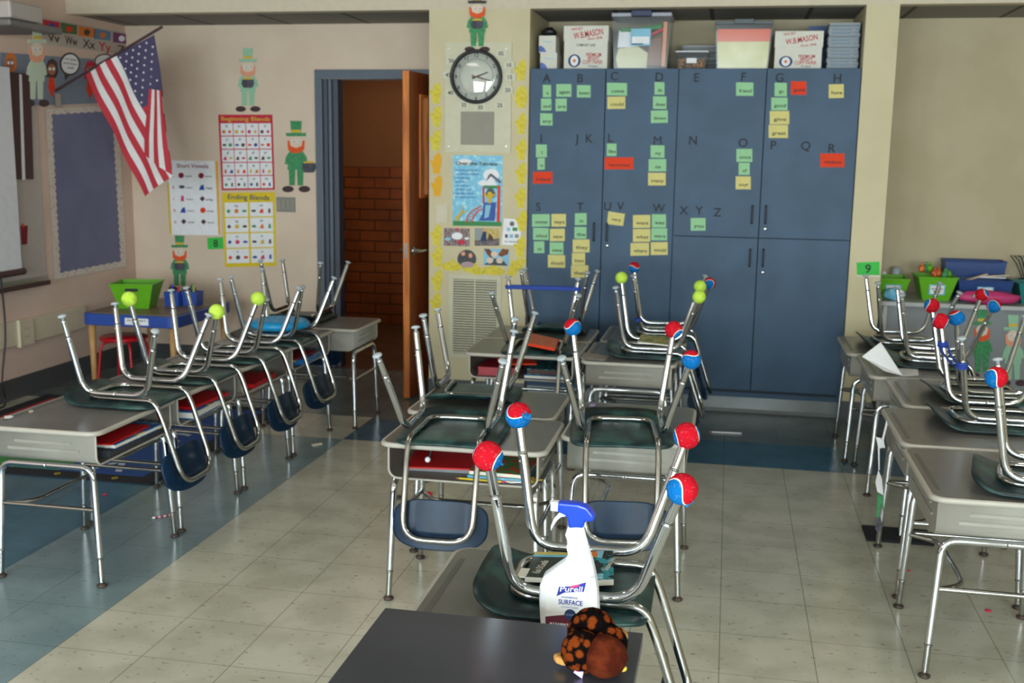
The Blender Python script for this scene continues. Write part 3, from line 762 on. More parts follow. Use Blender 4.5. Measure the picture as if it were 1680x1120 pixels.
s = Sheet('Y', YP); s.rect(M_ywarm, 779, 374, 819.5, 403, .001); s.poly(mat('photo_gray', '8c9494', .5), [(779, 374), (792, 374), (789, 392), (779, 394)]); s.poly(M_photo, [(779, 394), (819, 391), (819, 403), (779, 403)]); s.poly(M_navyink, [(788, 395), (793, 378), (798, 380), (798, 396)]); s.poly(M_brownd, [(800, 394), (803, 382), (808, 388), (811, 395)]); s.disc(M_beardp, 795, 378, 2)
s.done('photo_print', 'photo print of two people against yellow, right one below the slide poster', 'photo')
s = Sheet('Y', YP); s.disc(M_black, 766, 425, 15.5, 15.5, .001, 28); s.disc(M_beardp, 760, 416, 3.5); s.disc(M_beardp, 772, 419, 3.3, 4); s.disc(mat('muted_pink_print', 'b09098', .5), 767, 434, 11, 5)
s.done('photo_print', 'round black photo cutout above the wall grille', 'photo')
s = Sheet('Y', YP); s.rect(M_lightbl, 793.5, 407.5, 835, 436, .001); s.poly(M_black, [(793.5, 434), (811, 424), (824, 425), (833, 436)]); s.poly(mat('brown_fur_print', '8a4a1c', .6, h2='5a2c10', scale=80), [(794, 408), (803, 408), (812, 420), (806, 424), (800, 418)]); s.poly(mat('brown_fur_print', '8a4a1c'), [(824, 408), (835, 409), (833, 417), (823, 421), (817, 418)])
for x, y in ((811, 417), (804, 427), (820, 427)): s.disc(M_skin, x, y, 5.5, 5)
s.done('photo_print', 'photo print of three round pale faces on light blue', 'photo')
s = Sheet('Y', YP); s.poly(M_paperw, [(827, 358), (856, 360), (853, 403), (823, 401)], .001); s.disc(M_photo, 840, 367, 4, 4); s.rect(M_lightbl, 832, 373, 837, 379); s.rect(M_hatg, 841, 373, 849, 379); s.rect(M_brownd, 829, 384, 833, 390); s.rect(M_lightbl, 836, 384, 842, 390); s.rect(M_photo2, 845, 384, 851, 390); s.text(M_ink, 'our families', 839, 396, 2.2, 22)
s.done('picture_sheet', 'white sheet with small family pictures, right of the photo prints', 'paper sheet')
s = Sheet('Y', YP); s.rect(M_panel, 715, 335, 735, 365, .008); s.use('toggle'); s.rect(M_cream, 718.5, 338, 731.5, 362, .003); s.done('wall_plate', 'blank cream wall plate left of the slide poster', 'wall plate')
# grille
g0 = onY(744, 457, YP); g1 = onY(814, 582, YP)
e = thing('air_grille', 'louvred cream air grille low on the clock column', 'vent', frameM(((g0.x + g1.x) / 2, YP, (g0.z + g1.z) / 2), (1, 0, 0), (0, 0, 1)))
hw, hh = (g1.x - g0.x) / 2, (g0.z - g1.z) / 2
b = MB(); fw = .03
for q in ((-hw - fw, hw + fw, hh, hh + fw), (-hw - fw, hw + fw, -hh - fw, -hh), (-hw - fw, -hw, -hh, hh), (hw, hw + fw, -hh, hh)): b.box(q[0], q[1], q[2], q[3], 0, .008, M_panel)
b.box(-.004, .004, -hh, hh, 0, .009, M_panel); b.build('grille_frame', e)
b = MB(); b.box(-hw, hw, -hh, hh, 0, .001, M_black)
n = 30
for i in range(n):
    y = -hh + 2 * hh * (i + .5) / n
    b.add([(-hw, y - .004, .006), (hw, y - .004, .006), (hw, y + .004, .001), (-hw, y + .004, .001), (-hw, y - .0055, .0055), (hw, y - .0055, .0055)], [(0, 1, 2, 3), (4, 5, 1, 0)], M_panel)
b.build('louvres', e)

# ------------------------------------------------------------------ leprechauns
def leprechaun(axis, val, x, y0, y1, label, pal='g', hat=None, pot=True, wide=1.0, potside=False, hold='pot'):
    H = y1 - y0; h = lambda t: y0 + H * t; w = H * wide
    green = {'g': M_hatg, 'p': M_hatp, 'w': mat('faded_green_white', 'c4ccb8', .8)}[pal]; beard = M_beard if pal == 'g' else M_beardp
    hatm = hat or green
    s = Sheet(axis, val, 0.0, .0006)
    s.use('leg').poly(green, [(x - w * .11, h(.66)), (x - w * .01, h(.66)), (x - w * .02, h(.9)), (x - w * .10, h(.9))], .001)
    s.z = 0; s.use('leg').poly(green, [(x + w * .01, h(.66)), (x + w * .11, h(.66)), (x + w * .10, h(.9)), (x + w * .02, h(.9))], .001)
    s.z = 0; s.use('arm').poly(green, [(x - w * .10, h(.43)), (x - w * .15, h(.5)), (x - w * .17, h(.6)), (x - w * .12, h(.61)), (x - w * .08, h(.53))], .001)
    s.z = 0; s.use('arm').poly(green, [(x + w * .10, h(.43)), (x + w * .15, h(.5)), (x + w * .17, h(.6)), (x + w * .12, h(.61)), (x + w * .08, h(.53))], .001)
    s.z = 0; s.use('shoe').disc(M_shoe, x - w * .12, h(.95), w * .085, H * .045, .0018)
    s.z = 0; s.use('shoe').disc(M_shoe, x + w * .12, h(.95), w * .085, H * .045, .0018)
    s.z = .001; s.use('coat').poly(green, [(x - w * .1, h(.42)), (x + w * .1, h(.42)), (x + w * .13, h(.68)), (x - w * .13, h(.68))], .001)
    s.use('head').disc(M_skin, x, h(.325), w * .105, H * .115, .0008)
    s.disc(M_paperw, x - w * .04, h(.29), w * .022, H * .02, .0003); s.z -= .0003; s.disc(M_paperw, x + w * .04, h(.29), w * .022, H * .02, .0003); s.disc(M_ink, x - w * .035, h(.292), w * .01, H * .01, .0003); s.z -= .0003; s.disc(M_ink, x + w * .045, h(.292), w * .01, H * .01, .0003)
    s.z = .002; s.use('beard').poly(beard, [(x - w * .125, h(.27)), (x - w * .095, h(.28)), (x - w * .08, h(.35)), (x, h(.38)), (x + w * .08, h(.35)), (x + w * .095, h(.28)), (x + w * .125, h(.27)), (x + w * .12, h(.4)), (x + w * .05, h(.45)), (x - w * .05, h(.45)), (x - w * .12, h(.4))], .0016)
    s.z = .0036; s.use('hat').poly(hatm, [(x - w * .085, h(0)), (x + w * .085, h(.005)), (x + w * .07, h(.18)), (x - w * .07, h(.18))], .0014)
    s.z = .0034; s.poly(hatm, [(x - w * .15, h(.17)), (x + w * .15, h(.17)), (x + w * .14, h(.215)), (x - w * .14, h(.215))], .0022)
    s.use('hat_band').poly(M_gold, [(x - w * .072, h(.125)), (x + w * .072, h(.125)), (x + w * .068, h(.165)), (x - w * .068, h(.165))], .0008)
    if hold == 'pot':
        cx = x + (w * .19 if potside else 0); cy = h(.66) if potside else h(.56)
        s.z = .0025; s.use('coins').disc(M_gold, cx, cy - H * .075, w * .085, H * .025, .0012)
        s.use('pot').poly(M_pot, [(cx - w * .095, cy - H * .07), (cx + w * .095, cy - H * .07), (cx + w * .105, cy), (cx + w * .07, cy + H * .06), (cx - w * .07, cy + H * .06), (cx - w * .105, cy)], .0012)
    return s.done('leprechaun_cutout', label, 'paper cutout', 'paper leprechauns')
YW = YB - .0005
leprechaun('Y', YW, 407, 79, 184, 'pale green paper leprechaun above the red-framed poster', 'p', wide=.95)
leprechaun('Y', YW, 486, 198, 316, 'dark-hatted paper leprechaun holding a pot beside the door frame', 'g', wide=.95, potside=True)
leprechaun('Y', YW, 295, 386, 478, 'paper leprechaun standing above the blue-rimmed play table', 'g', wide=1.0)
leprechaun('Y', YP - .014, 783, -16, 86, 'black-hatted paper leprechaun standing on the wall clock', 'g', hat=M_black, wide=1.0)

# ------------------------------------------------------------------ posters on the back wall
def pict(s, x, y, r, k):
    ms = [M_red, M_hatg, M_gold, M_binblue, M_photo, M_orange, M_brownd, M_pink]
    m = ms[k % 8]; q = (k * 7) % 5
    if q == 0: s.disc(m, x, y, r, r, .0004, 10)
    elif q == 1: s.poly(m, [(x - r, y + r), (x + r, y + r), (x + r * .6, y - r), (x - r * .4, y - r * .6)], .0004)
    elif q == 2: s.poly(m, [(x - r, y), (x, y - r), (x + r, y), (x, y + r)], .0004)
    elif q == 3: s.disc(m, x, y, r * 1.1, r * .6, .0004, 10)
    else: s.poly(m, [(x - r * .4, y - r), (x + r * .4, y - r), (x + r * .6, y + r), (x - r * .6, y + r)], .0004)
    s.z -= .0004
def quad(tl, tr, br, bl):
    def f(u, v):
        ax, ay = tl[0] + (tr[0] - tl[0]) * u, tl[1] + (tr[1] - tl[1]) * u
        bx, by = bl[0] + (br[0] - bl[0]) * u, bl[1] + (br[1] - bl[1]) * u
        return ax + (bx - ax) * v, ay + (by - ay) * v
    return f
s = Sheet('Y', YW); Q = quad((358, 188), (447, 188), (451, 311), (364, 312)); s.poly(M_redp, [Q(0, 0), Q(1, 0), Q(1, 1), Q(0, 1)], .001)
z0 = s.z
bl = ['bl', 'br', 'ch', 'cl', 'cr', 'dr', 'fl', 'fr', 'gl', 'gr', 'pl', 'pr', 'sc', 'sh', 'sk', 'sl', 'sm', 'sn', 'st', 'sw']
for r_ in range(5):
    for c_ in range(4):
        u0, u1 = .035 + c_ * .236, .035 + c_ * .236 + .222; v0, v1 = .115 + r_ * .175, .115 + r_ * .175 + .162
        s.z = z0; s.poly(M_paperw, [Q(u0, v0), Q(u1, v0), Q(u1, v1), Q(u0, v1)], .0005)
        x, y = Q((u0 + u1) / 2, v0 + .035); s.text(M_ink, bl[r_ * 4 + c_], x, y, 4, None)
        for dx in (.055, .165):
            x, y = Q(u0 + dx, v0 + .112); pict(s, x, y, 3, r_ * 9 + c_ * 5 + int(dx * 100))
s.z = z0; x, y = Q(.5, .055); s.text(M_gold, 'Beginning Blends', x, y, 7, 80); s.done('alphabet_poster', "red framed 'Beginning Blends' picture chart on the back wall", 'poster')
s = Sheet('Y', YW); Q = quad((364, 316), (451, 315), (453.5, 436), (369, 438)); s.poly(M_yelp, [Q(0, 0), Q(1, 0), Q(1, 1), Q(0, 1)], .001); z0 = s.z
el = ['mp', 'nd', 'ng', 'nk', 'nt', 'ft', 'lt', 'st']
for r_ in range(4):
    for c_ in range(2):
        u0, u1 = .045 + c_ * .475, .045 + c_ * .475 + .435; v0, v1 = .135 + r_ * .208, .135 + r_ * .208 + .19
        s.z = z0; s.poly(M_paperw, [Q(u0, v0), Q(u1, v0), Q(u1, v1), Q(u0, v1)], .0005)
        x, y = Q((u0 + u1) / 2, v0 + .04); s.text(M_ink, el[r_ * 2 + c_], x, y, 4, None)
        for i in range(3): x, y = Q(u0 + .07 + i * .15, v0 + .115); pict(s, x, y, 3.6, r_ * 5 + c_ * 3 + i * 4 + 1)
s.z = z0; x, y = Q(.5, .065); s.text(M_navyink, 'Ending Blends', x, y, 8, 68); s.done('alphabet_poster', "yellow framed 'Ending Blends' picture chart on the back wall", 'poster')
s = Sheet('Y', YW); Q = quad((284, 263), (354, 264), (360, 386), (291, 385)); s.poly(M_paperw, [Q(-.13, 0), Q(1.04, 0), Q(1.04, 1), Q(-.13, 1)], .001); z0 = s.z
s.poly(M_gold, [(274, 300), (277.5, 300), (282, 383.5), (278.5, 383.5)], .0006); s.z = z0; s.poly(M_handO, [(353, 264), (357, 264), (362, 385), (358.5, 385)], .0006); s.z = z0
x, y = Q(.45, .07); s.text(M_maroon, 'Short Vowels', x, y, 6.5, 52)
for r_, (v, w1, w2) in enumerate((('a', 'apple', 'ant'), ('e', 'elephant', 'egg'), ('i', 'insect', 'pig'), ('o', 'octopus', 'stop'), ('u', 'umbrella', 'duck'))):
    for c_, wd in enumerate((w1, w2)):
        x, y = Q(.17 + c_ * .47, .2 + r_ * .155); s.z = z0
        s.disc(M_red if r_ else M_maroon, x, y, 4.6, 4.6, .0004) if (r_ == 0 or (r_ == 3 and c_ == 1)) else pict(s, x, y, 4.6, [6, 4, 7, 3, 6, 5][(r_ + c_ * 2) % 6])
        s.z = z0 + .0005; s.text(M_letter, wd, x + 12, y + 1, 3, 11)
    x, y = Q(-.03, .2 + r_ * .155); s.text(M_redp, v, x, y, 6)
s.done('alphabet_poster', "white 'Short Vowels' picture chart with orange side strips", 'poster')
s = Sheet('Y', YW); s.poly(M_g8, [(340, 390), (366, 389), (367, 408), (341, 409)], .001); s.text(M_ink, '8', 354, 399, 12); s.done('number_sign', "bright green number sign reading '8' on the back wall", 'sign')
s = Sheet('Y', YP); s.poly(M_g8, [(1405, 430.5), (1443, 429), (1443, 451), (1406, 451)], .001); s.rect(M_paperw, 1405.5, 451, 1443, 453.5); s.text(M_ink, '9', 1424, 440.5, 14); s.done('number_sign', "bright green number sign reading '9' on the right column", 'sign')
s = Sheet('Y', YW); s.rect(M_plate, 454, 323, 485, 348, .008)
for i in range(4): s.z = .008; s.use('switch').rect(M_taupe, 456.5 + i * 7.2, 327, 461.5 + i * 7.2, 344, .004)
s.done('switch_plate', 'gray four-gang switch plate left of the door', 'light switch')

# ================================================================== LEFT WALL
XW = XL + .0005
# whiteboard with tray
y0 = onX(30, 440, XL).y - 3.2; y1 = onX(93, 455, XL).y - .13
e = thing('whiteboard', 'gray-white whiteboard on the left wall beside the slate blue bulletin board', 'whiteboard', frameM((XW, (y0 + y1) / 2, 1.38), (0, 1, 0), (0, 0, 1)))
hw = (y1 - y0) / 2
b = MB(); b.box(-hw, hw, -.6, .5, 0, .012, M_wb); b.build('writing_surface', e)
b = MB()
for q in ((-hw, hw, .5, .52), (-hw, hw, -.63, -.6), (-hw, -hw + .03, -.6, .5)): b.box(q[0], q[1], q[2], q[3], 0, .02, M_silver)
b.build('board_frame', e)
b = MB(); b.box(-hw, hw - .03, -.66, -.64, 0, .06, M_brownd); b.box(-hw, hw - .03, -.64, -.63, .054, .06, M_brownd); b.build('marker_tray', e)
# bulletin board
s = Sheet('X', XW); s.poly(M_bull, [(76, 180), (190, 172), (205, 435), (91, 458)], .004)
s.use('border')
def scallop(pts, w):
    # wavy strip following an outline, measured on the wall
    for (xa_, ya_), (xb_, yb_) in zip(pts, pts[1:]):
        n = max(3, int(math.hypot(xb_ - xa_, yb_ - ya_) / 11)); dx, dy = (xb_ - xa_), (yb_ - ya_); Ln = math.hypot(dx, dy); nx, ny = -dy / Ln, dx / Ln
        out = []
        for i in range(n * 4 + 1):
            t = i / (n * 4); a = w * (1 + .35 * abs(math.sin(PI * t * n))); out.append((xa_ + dx * t + nx * a, ya_ + dy * t + ny * a))
        q = out + [(xb_ - nx * w * .35, yb_ - ny * w * .35), (xa_ - nx * w * .35, ya_ - ny * w * .35)]
        s.poly(M_scal, q, .0015); s.z -= .0012
scallop([(190, 174), (76, 181)], -6); scallop([(91, 456), (206, 434)], -6); scallop([(76, 180), (91, 458)], -6); scallop([(205, 436), (190, 172)], -6)
s.done('bulletin_board', 'slate blue bulletin board with a scalloped speckled border', 'bulletin board')
# board of speaking children
s = Sheet('X', XW); s.poly(mat('dusty_blue_backing', '7e8898', .8), [(0, 86), (196, 100), (190, 168), (0, 176)], .003); z0 = s.z
s.use('speech_bubble'); s.disc(M_brownd, 114, 105, 17, 19, .0008, 22); s.poly(M_brownd, [(104, 116), (118, 118), (106, 132)], .0006); s.disc(M_paperw, 114, 105, 14, 16, .0006, 22)
for i, t in enumerate(('I can speak', 'and listen', 'well')): s.text(M_brownd, t, 114, 97 + i * 7, 3, 22 if i < 2 else 10)
s.z = z0; s.use('speech_bubble'); s.disc(M_brownd, 171, 101, 17, 13, .0008, 22); s.disc(M_paperw, 171, 101, 15, 11, .0006, 22)
for i, (x, y, hm) in enumerate(((15, 100, M_orange), (83, 110, M_brownd), (146, 113, M_redp))):
    s.z = z0; s.use('paper_child'); s.poly(hm, [(x - 8, y), (x - 5, y - 11), (x + 3, y - 14), (x + 10, y - 8), (x + 12, y + 8), (x + 8, y + 18), (x - 8, y + 16)], .0008)
    s.disc(mat('tan_paper_face', 'a87058', .8), x + 1, y + 4, 7, 9, .0006); s.disc(M_paperw, x - 2, y + 3, 2.2, 2.6, .0004); s.z -= .0004; s.disc(M_paperw, x + 4, y + 3, 2.2, 2.6, .0004)
    s.z = z0; s.poly(M_red if i else M_hatg, [(x - 3, y + 16), (x + 4, y + 16), (x + 7, y + 34), (x + 1, y + 50), (x - 5, y + 34)], .0007)
s.done('character_board', 'dusty blue board of paper children with speech bubbles, above the bulletin board', 'bulletin board')
# alphabet strip
s = Sheet('X', XW); s.poly(mat('pale_strip_paper', 'bcaea2', .8), [(64, 28), (217, 56), (217, 92), (70, 72)], .002)
z0 = s.z
for i, (x, L_, m1, m2) in enumerate(((84, 'Vv', M_redp, M_binblue), (113, 'Ww', mat('olive_print', '5a7048', .7), M_red), (142, 'Xx', M_orange, M_brownd), (168, 'Yy', mat('steel_blue_print', '6484a4', .7), M_orange), (199, 'Zz', mat('purple_print', '7c3c74', .7), M_paperw))):
    y = 29 + (x - 64) * .18; s.z = z0
    s.use('letter_picture').poly(m1, [(x - 14, y - 1), (x + 13, y + 4), (x + 13, y + 19), (x - 14, y + 16)], .001); s.disc(m2, x, y + 10, 5, 5, .0006)
    s.text(M_brownd if i != 3 else M_redp, L_, x + 3, y + 29, 14, 20)
s.done('alphabet_strip', 'alphabet strip with letters V to Z running under the ceiling', 'alphabet chart')
# dark hanging chart strips by the screen
s = Sheet('X', XL + .024); s.poly(M_brownd, [(14, 118), (49, 122), (54, 294), (24, 294)], .006); s.use('rail'); s.poly(M_paperw, [(30, 122), (33, 122), (39, 295), (35, 295)], .006)
s.done('chart_holder', 'dark brown hanging chart holder beside the projection screen', 'chart')
s = Sheet('X', XL + .014); s.poly(M_maroon, [(34, 370), (43, 370), (42, 400), (36, 401)], .012); s.use('marker_tip').poly(M_red, [(33, 366), (36, 372), (34, 374)], .008); s.done('marker_holder', 'small dark red marker holder stuck on the whiteboard', 'holder')
# projection screen
p = onX(20, 130, -4.43); q_ = onX(35, 440, -4.43); yy = q_.y
e = thing('projection_screen', 'pale pull-down projection screen at the left edge', 'screen', frameM((-4.43, yy - 1.1, 1.4), (0, 1, 0), (0, 0, 1)))
b = MB(); b.box(-1.1, 1.1, q_.z - 1.4, .72, 0, .004, M_screen); b.build('fabric', e)
b = MB(); b.tube([(-1.12, q_.z - 1.4 - .02, .002), (1.12, q_.z - 1.4 - .02, .002)], .022, M_brownd, 12); b.build('bottom_bar', e)
# projector on wall arm
pA, pB = onX(2, 20, -4.15), onX(70, 72, -4.15)
e = thing('wall_projector', 'gray wall-mounted projector above the screen, with a black cable', 'projector', TR(-4.2, 5.72, 2.4))
b = MB(); b.box(-.32, .2, -.1, .2, -.05, .045, M_wb); b.build('projector_body', e, bevel=.012)
b = MB(); b.box(-.34, -.2, -.02, .44, -.03, .05, mat('projector_arm_gray', 'a49a94', .5)); b.build('mount_arm', e, bevel=.008)
b = MB(); b.box(-.32, .18, -.08, .42, -.09, -.052, mat('projector_under_gray', '77706e', .5)); b.build('lower_housing', e, bevel=.01)
b = MB(); b.tube([(-.3, .4, .07), (-.1, .2, .12), (.05, .0, .2), (.2, -.2, .3)], .012, M_brownd, 8); b.build('cable', e)
leprechaun('X', -4.12, 60, 42, 176, 'faded green-white paper leprechaun hanging from the projector', 'w', wide=.75, hold='none')
# raceway
a0, a1 = onX(0, 530, XL), onX(135, 500, XL)
e = thing('cable_raceway', 'cream cable raceway low on the left wall', 'raceway', frameM((XW, 5.5, .43), (0, 1, 0), (0, 0, 1)))
b = MB(); b.box(-1.5, 1.5, -.075, .085, 0, .03, M_cream); b.build('raceway_cover', e, bevel=.004)
b = MB(); b.box(.735, .87, -.085, .075, .03, .045, M_cream); b.box(.72, .735, -.09, .09, .02, .05, M_panel)
for z in (-.035, .02):
    for x in (.78, .81): b.box(x, x + .004, z, z + .014, .045, .0456, M_letter)
b.build('outlet_plate', e, bevel=.002)
# cord along the wall
b = MB(); pp = [onX(x, y, XL + .09) for x, y in ((1, 452), (8, 520), (9, 560), (4, 610), (3, 630))]
b.tube(fillet([p_ for p_ in pp] + [Vector((XL + .1, pp[-1].y + .02, .012)), Vector((XL + .11, pp[-1].y - .3, .012))], .05), .006, M_black, 8)
tag(b.build('power_cord'), 'thin black cord hanging down the left wall', 'cord')

# flag
FY = 6.82
s_ = lambda x, y: onY(x, y, FY)
e = thing('flag', 'stars and stripes flag hanging from a slanted pole on the left wall', 'flag', TR(*s_(88, 151)))
O = s_(88, 151)
b = MB(); tip = s_(266, 44) - O; b.tube([(-.06, 0, -.03), tip], .009, M_pole, 10); b.build('flag_pole', e)
b = MB(); b.tube([(-.12, 0, -.06), (0, 0, 0)], .016, M_silver, 12); b.box(XW + .012 - O.x, XW + .022 - O.x, -.03, .03, -.1, -.01, M_silver); b.build('pole_bracket', e)
def clip(poly, a, n):
    out = []
    for i in range(len(poly)):
        p, q = poly[i], poly[(i + 1) % len(poly)]
        dp = (p[0] - a[0]) * n[0] + (p[1] - a[1]) * n[1]; dq = (q[0] - a[0]) * n[0] + (q[1] - a[1]) * n[1]
        if dp >= 0: out.append(p)
        if (dp >= 0) != (dq >= 0): t = dp / (dp - dq); out.append((p[0] + (q[0] - p[0]) * t, p[1] + (q[1] - p[1]) * t))
    return out
A_, B_ = (137, 119), (253, 57); FL = (101, 205)
def cell(u0, u1, v0, v1):
    P_ = lambda u, v: (A_[0] + (B_[0] - A_[0]) * u + (FL[0] - 3 * u) * v, A_[1] + (B_[1] - A_[1]) * u + FL[1] * v)
    return [P_(u0, v0), P_(u1, v0), P_(u1, v1), P_(u0, v1)]
def wavy(x, y): return .012 * math.sin(x * .11 + y * .015) * min(1, max(0, (y - 60) / 60))
b = MB()
def addcell(m, poly, lift):
    vs = []
    for x, y in poly:
        p = s_(x, y) - O; vs.append((p.x, p.y - lift - wavy(x, y), p.z))
    n = len(vs); b.add(vs, [tuple(range(n))], m, True); b.add([(v[0], v[1] + .0012, v[2]) for v in vs], [tuple(range(n - 1, -1, -1))], m, True)
NV = 26
for i in range(13):
    for k in range(NV):
        u0, u1, v0, v1 = i / 13, (i + 1) / 13, k / NV, (k + 1) / NV
        canton = i >= 6 and v1 <= 11.01 / NV
        m = M_flagb if canton else (M_flagr if i % 2 == 0 else M_flagw)
        c_ = cell(u0, u1, v0, v1)
        for a, n in (((267, 150), (-93, 14)), ((283, 290), (-140, 16)), ((237, 322), (-32, -44)),): c_ = clip(c_, a, n) if len(c_) > 2 else c_
        if len(c_) > 2: addcell(m, c_, 0)
# folded-back fly
st = [(246, 146), (251.5, 147), (257, 147.5), (262.5, 148), (268, 149)]
bt = [(237, 252), (248, 262), (259, 272), (270, 283), (281, 293)]
for i in range(5):
    a0_, a1_ = st[0][0] + 4.4 * i, st[0][0] + 4.4 * (i + 1)
    def ed(t, u): # left/right boundaries widening as the cloth falls
        xl = 246 + (238 - 246) * min(1, t * 1.4); xr = 268 + (284 - 268) * t; yl = 146 + (254 - 146) * t; yr = 149 + (287 - 149) * t
        return xl + (xr - xl) * u, yl + (yr - yl) * u
    for k in range(10):
        t0_, t1_ = k / 10, (k + 1) / 10
        addcell(M_flagr if i % 2 == 0 else M_flagw, [ed(t0_, i / 5), ed(t0_, (i + 1) / 5), ed(t1_, (i + 1) / 5), ed(t1_, i / 5)], .022)
b.build('flag_cloth', e)
b = MB()
def inside(x, y): return (x - 267) * -93 + (y - 150) * 14 > 200
for r_ in range(9):
    for c_ in range(11):
        if (r_ + c_) % 2: continue
        u = (6 + (c_ + .6) * 7 / 11.3) / 13; v = (r_ + .6) * (11 / NV) / 9.4
        x, y = A_[0] + (B_[0] - A_[0]) * u + (FL[0] - 3 * u) * v, A_[1] + (B_[1] - A_[1]) * u + FL[1] * v
        if not inside(x + 2, y) or (246 < x and y > 143): continue
        p = s_(x, y) - O; R_ = .0105
        pts = [(p.x + (R_ if k % 2 == 0 else R_ * .42) * math.sin(k * PI / 5 + .2), p.z + (R_ if k % 2 == 0 else R_ * .42) * math.cos(k * PI / 5 + .2)) for k in range(10)]
        b.add([(a, p.y - .0015 - wavy(x, y), c) for a, c in pts] + [(p.x, p.y - .0015 - wavy(x, y), p.z)], [(k, (k + 1) % 10, 10) for k in range(10)], M_flagw)
b.build('stars', e)

# ================================================================== DESKS
ZT_D = 0.605
def make_desk():
    e = thing('student_desk', 'proto', 'desk', None, 'open-front student desks')
    hx, hy = .307, .2425
    b = MB(); o = rounded(-hx, hx, -hy, hy, .05, 6); i_ = rounded(-hx + .012, hx - .012, -hy + .012, hy - .012, .042, 6)
    n = len(o); z1, z0 = ZT_D, ZT_D - .02
    oo = rounded(-hx + .002, hx - .002, -hy + .002, hy - .002, .05, 6)
    vs = [(x, y, z0) for x, y in i_] + [(x, y, z0 + .005) for x, y in o] + [(x, y, z1 - .006) for x, y in o] + [(x, y, z1 - .001) for x, y in oo] + [(x, y, z1) for x, y in i_]
    fs = []
    for L_ in range(4):
        for k in range(n): fs.append((L_ * n + k, L_ * n + (k + 1) % n, (L_ + 1) * n + (k + 1) % n, (L_ + 1) * n + k))
    b.add(vs, fs, M_topedge, True); b.add(vs[:n], [tuple(range(n - 1, -1, -1))], M_topedge); b.add([(x, y, z1) for x, y in i_], [tuple(range(n))], M_top)
    g = rounded(-.22, .22, hy - .045, hy - .03, .007, 3)
    b.prism(g, z1, z1 + .0006, mat('pencil_groove_dark', '5e5b56', .4))
    b.build('desk_top', e)
    # book box: closed left, right and back, open to -y
    bx, by0, by1, t = .275, -.215, .215, .006; zb_, zt_ = .47, ZT_D - .02
    prof = [(-bx, zt_), (-bx, zb_ + .035)] + [(-bx + .035 - .035 * math.cos(a), zb_ + .035 - .035 * math.sin(a)) for a in [PI / 2 * k / 6 for k in range(1, 7)]] + [(bx - .035 + .035 * math.sin(a), zb_ + .035 - .035 * math.cos(a)) for a in [PI / 2 * k / 6 for k in range(0, 7)]] + [(bx, zt_)]
    def off(p, d):
        return (max(-bx + d, min(bx - d, p[0])) if abs(p[0]) > bx - .036 else p[0], max(p[1], zb_ + d) if abs(p[0]) < bx - d else p[1])
    inn = [(p[0] * (bx - t) / bx, zb_ + t + (p[1] - zb_) * (zt_ - zb_ - t) / (zt_ - zb_)) for p in prof]
    n = len(prof); b = MB()
    V = [(x, by0, z) for x, z in prof] + [(x, by1, z) for x, z in prof]
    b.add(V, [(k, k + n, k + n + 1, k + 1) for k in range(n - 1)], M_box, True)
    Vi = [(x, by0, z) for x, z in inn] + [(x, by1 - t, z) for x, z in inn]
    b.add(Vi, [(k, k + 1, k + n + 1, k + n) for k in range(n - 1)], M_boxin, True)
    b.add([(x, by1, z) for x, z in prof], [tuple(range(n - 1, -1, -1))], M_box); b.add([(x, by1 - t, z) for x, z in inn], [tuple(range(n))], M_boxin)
    for sgn in (-1, 1):
        for zr, hw_ in ((.548, .12), (.520, .15)):
            for k, (w_, d_) in enumerate(((hw_, .0025), (hw_ - .004, .004))):
                b.prism(rounded(-w_, w_, -.006 + k * .001, .006 - k * .001, .005, 3), 0, d_, M_box, frameM((sgn * bx, 0, zr), (0, sgn, 0), (0, 0, 1)))
    for zr, hw_ in ((.548, .17), (.520, .2)): b.prism(rounded(-hw_, hw_, -.005, .005, .004, 3), 0, .004, M_box, frameM((0, by1, zr), (-1, 0, 0), (0, 0, 1)))
    bb_ = b.build('book_box', e)
    b = MB(); b.tube([(x * .996, by0, z) for x, z in prof], .0045, M_topedge, 6); b.build('rolled_rim', e)
    # legs and rails
    zt = zb_ - .013
    for sx in (-1, 1):
        for sy in (-1, 1):
            b = MB(); X = sx * .262; Y = sy * .19
            b.tube(fillet([(X, 0, zt), (X, Y, zt), (X + sx * .012, Y + sy * .018, .11)], .05, 6), .0125, M_chrome, 12)
            b.tube([(X + sx * .012, Y + sy * .018, .111), (X + sx * .012, Y + sy * .018, .107)], .0132, M_chromeD, 12)
            b.tube([(X + sx * .012, Y + sy * .018, .11), (X + sx * .016, Y + sy * .023, .014)], .0108, M_chromeD, 12)
            o_ = b.build('leg', e)
            b = MB(); b.lathe([(.0001, .02), (.009, .018), (.0125, .012), (.019, .008), (.019, .003), (.016, 0), (.0001, 0)], M_foot, 16, Matrix.Translation((X + sx * .016, Y + sy * .023, 0))); b.build('foot_glide', o_)
        b = MB(); X = sx * .262; b.tube([(X + sx * .004, -.197, .295), (X + sx * .004, .197, .295)], .0088, M_chromeD, 10); b.build('crossbar', e)
    b = MB(); b.tube(fillet([(-.262, .196, .29), (-.2, .10, .29), (.2, .10, .29), (.262, .196, .29)], .06), .0088, M_chromeD, 10); b.build('stretcher', e)
    return e
desk0 = make_desk()
used_desk = []
def place(proto, used, x, y, z, rz, label, cat_group=None):
    if not used: e = proto; used.append(1)
    else:
        e = proto.copy(); COL.objects.link(e)
        for ch in PARTS[proto.name]: copy_part(ch, e)
    e.matrix_world = TR(x, y, z, rz); e['label'] = label
    return e
PARTS = {desk0.name: [o for o in bpy.data.objects if o.parent == desk0]}
H_ = PI / 2
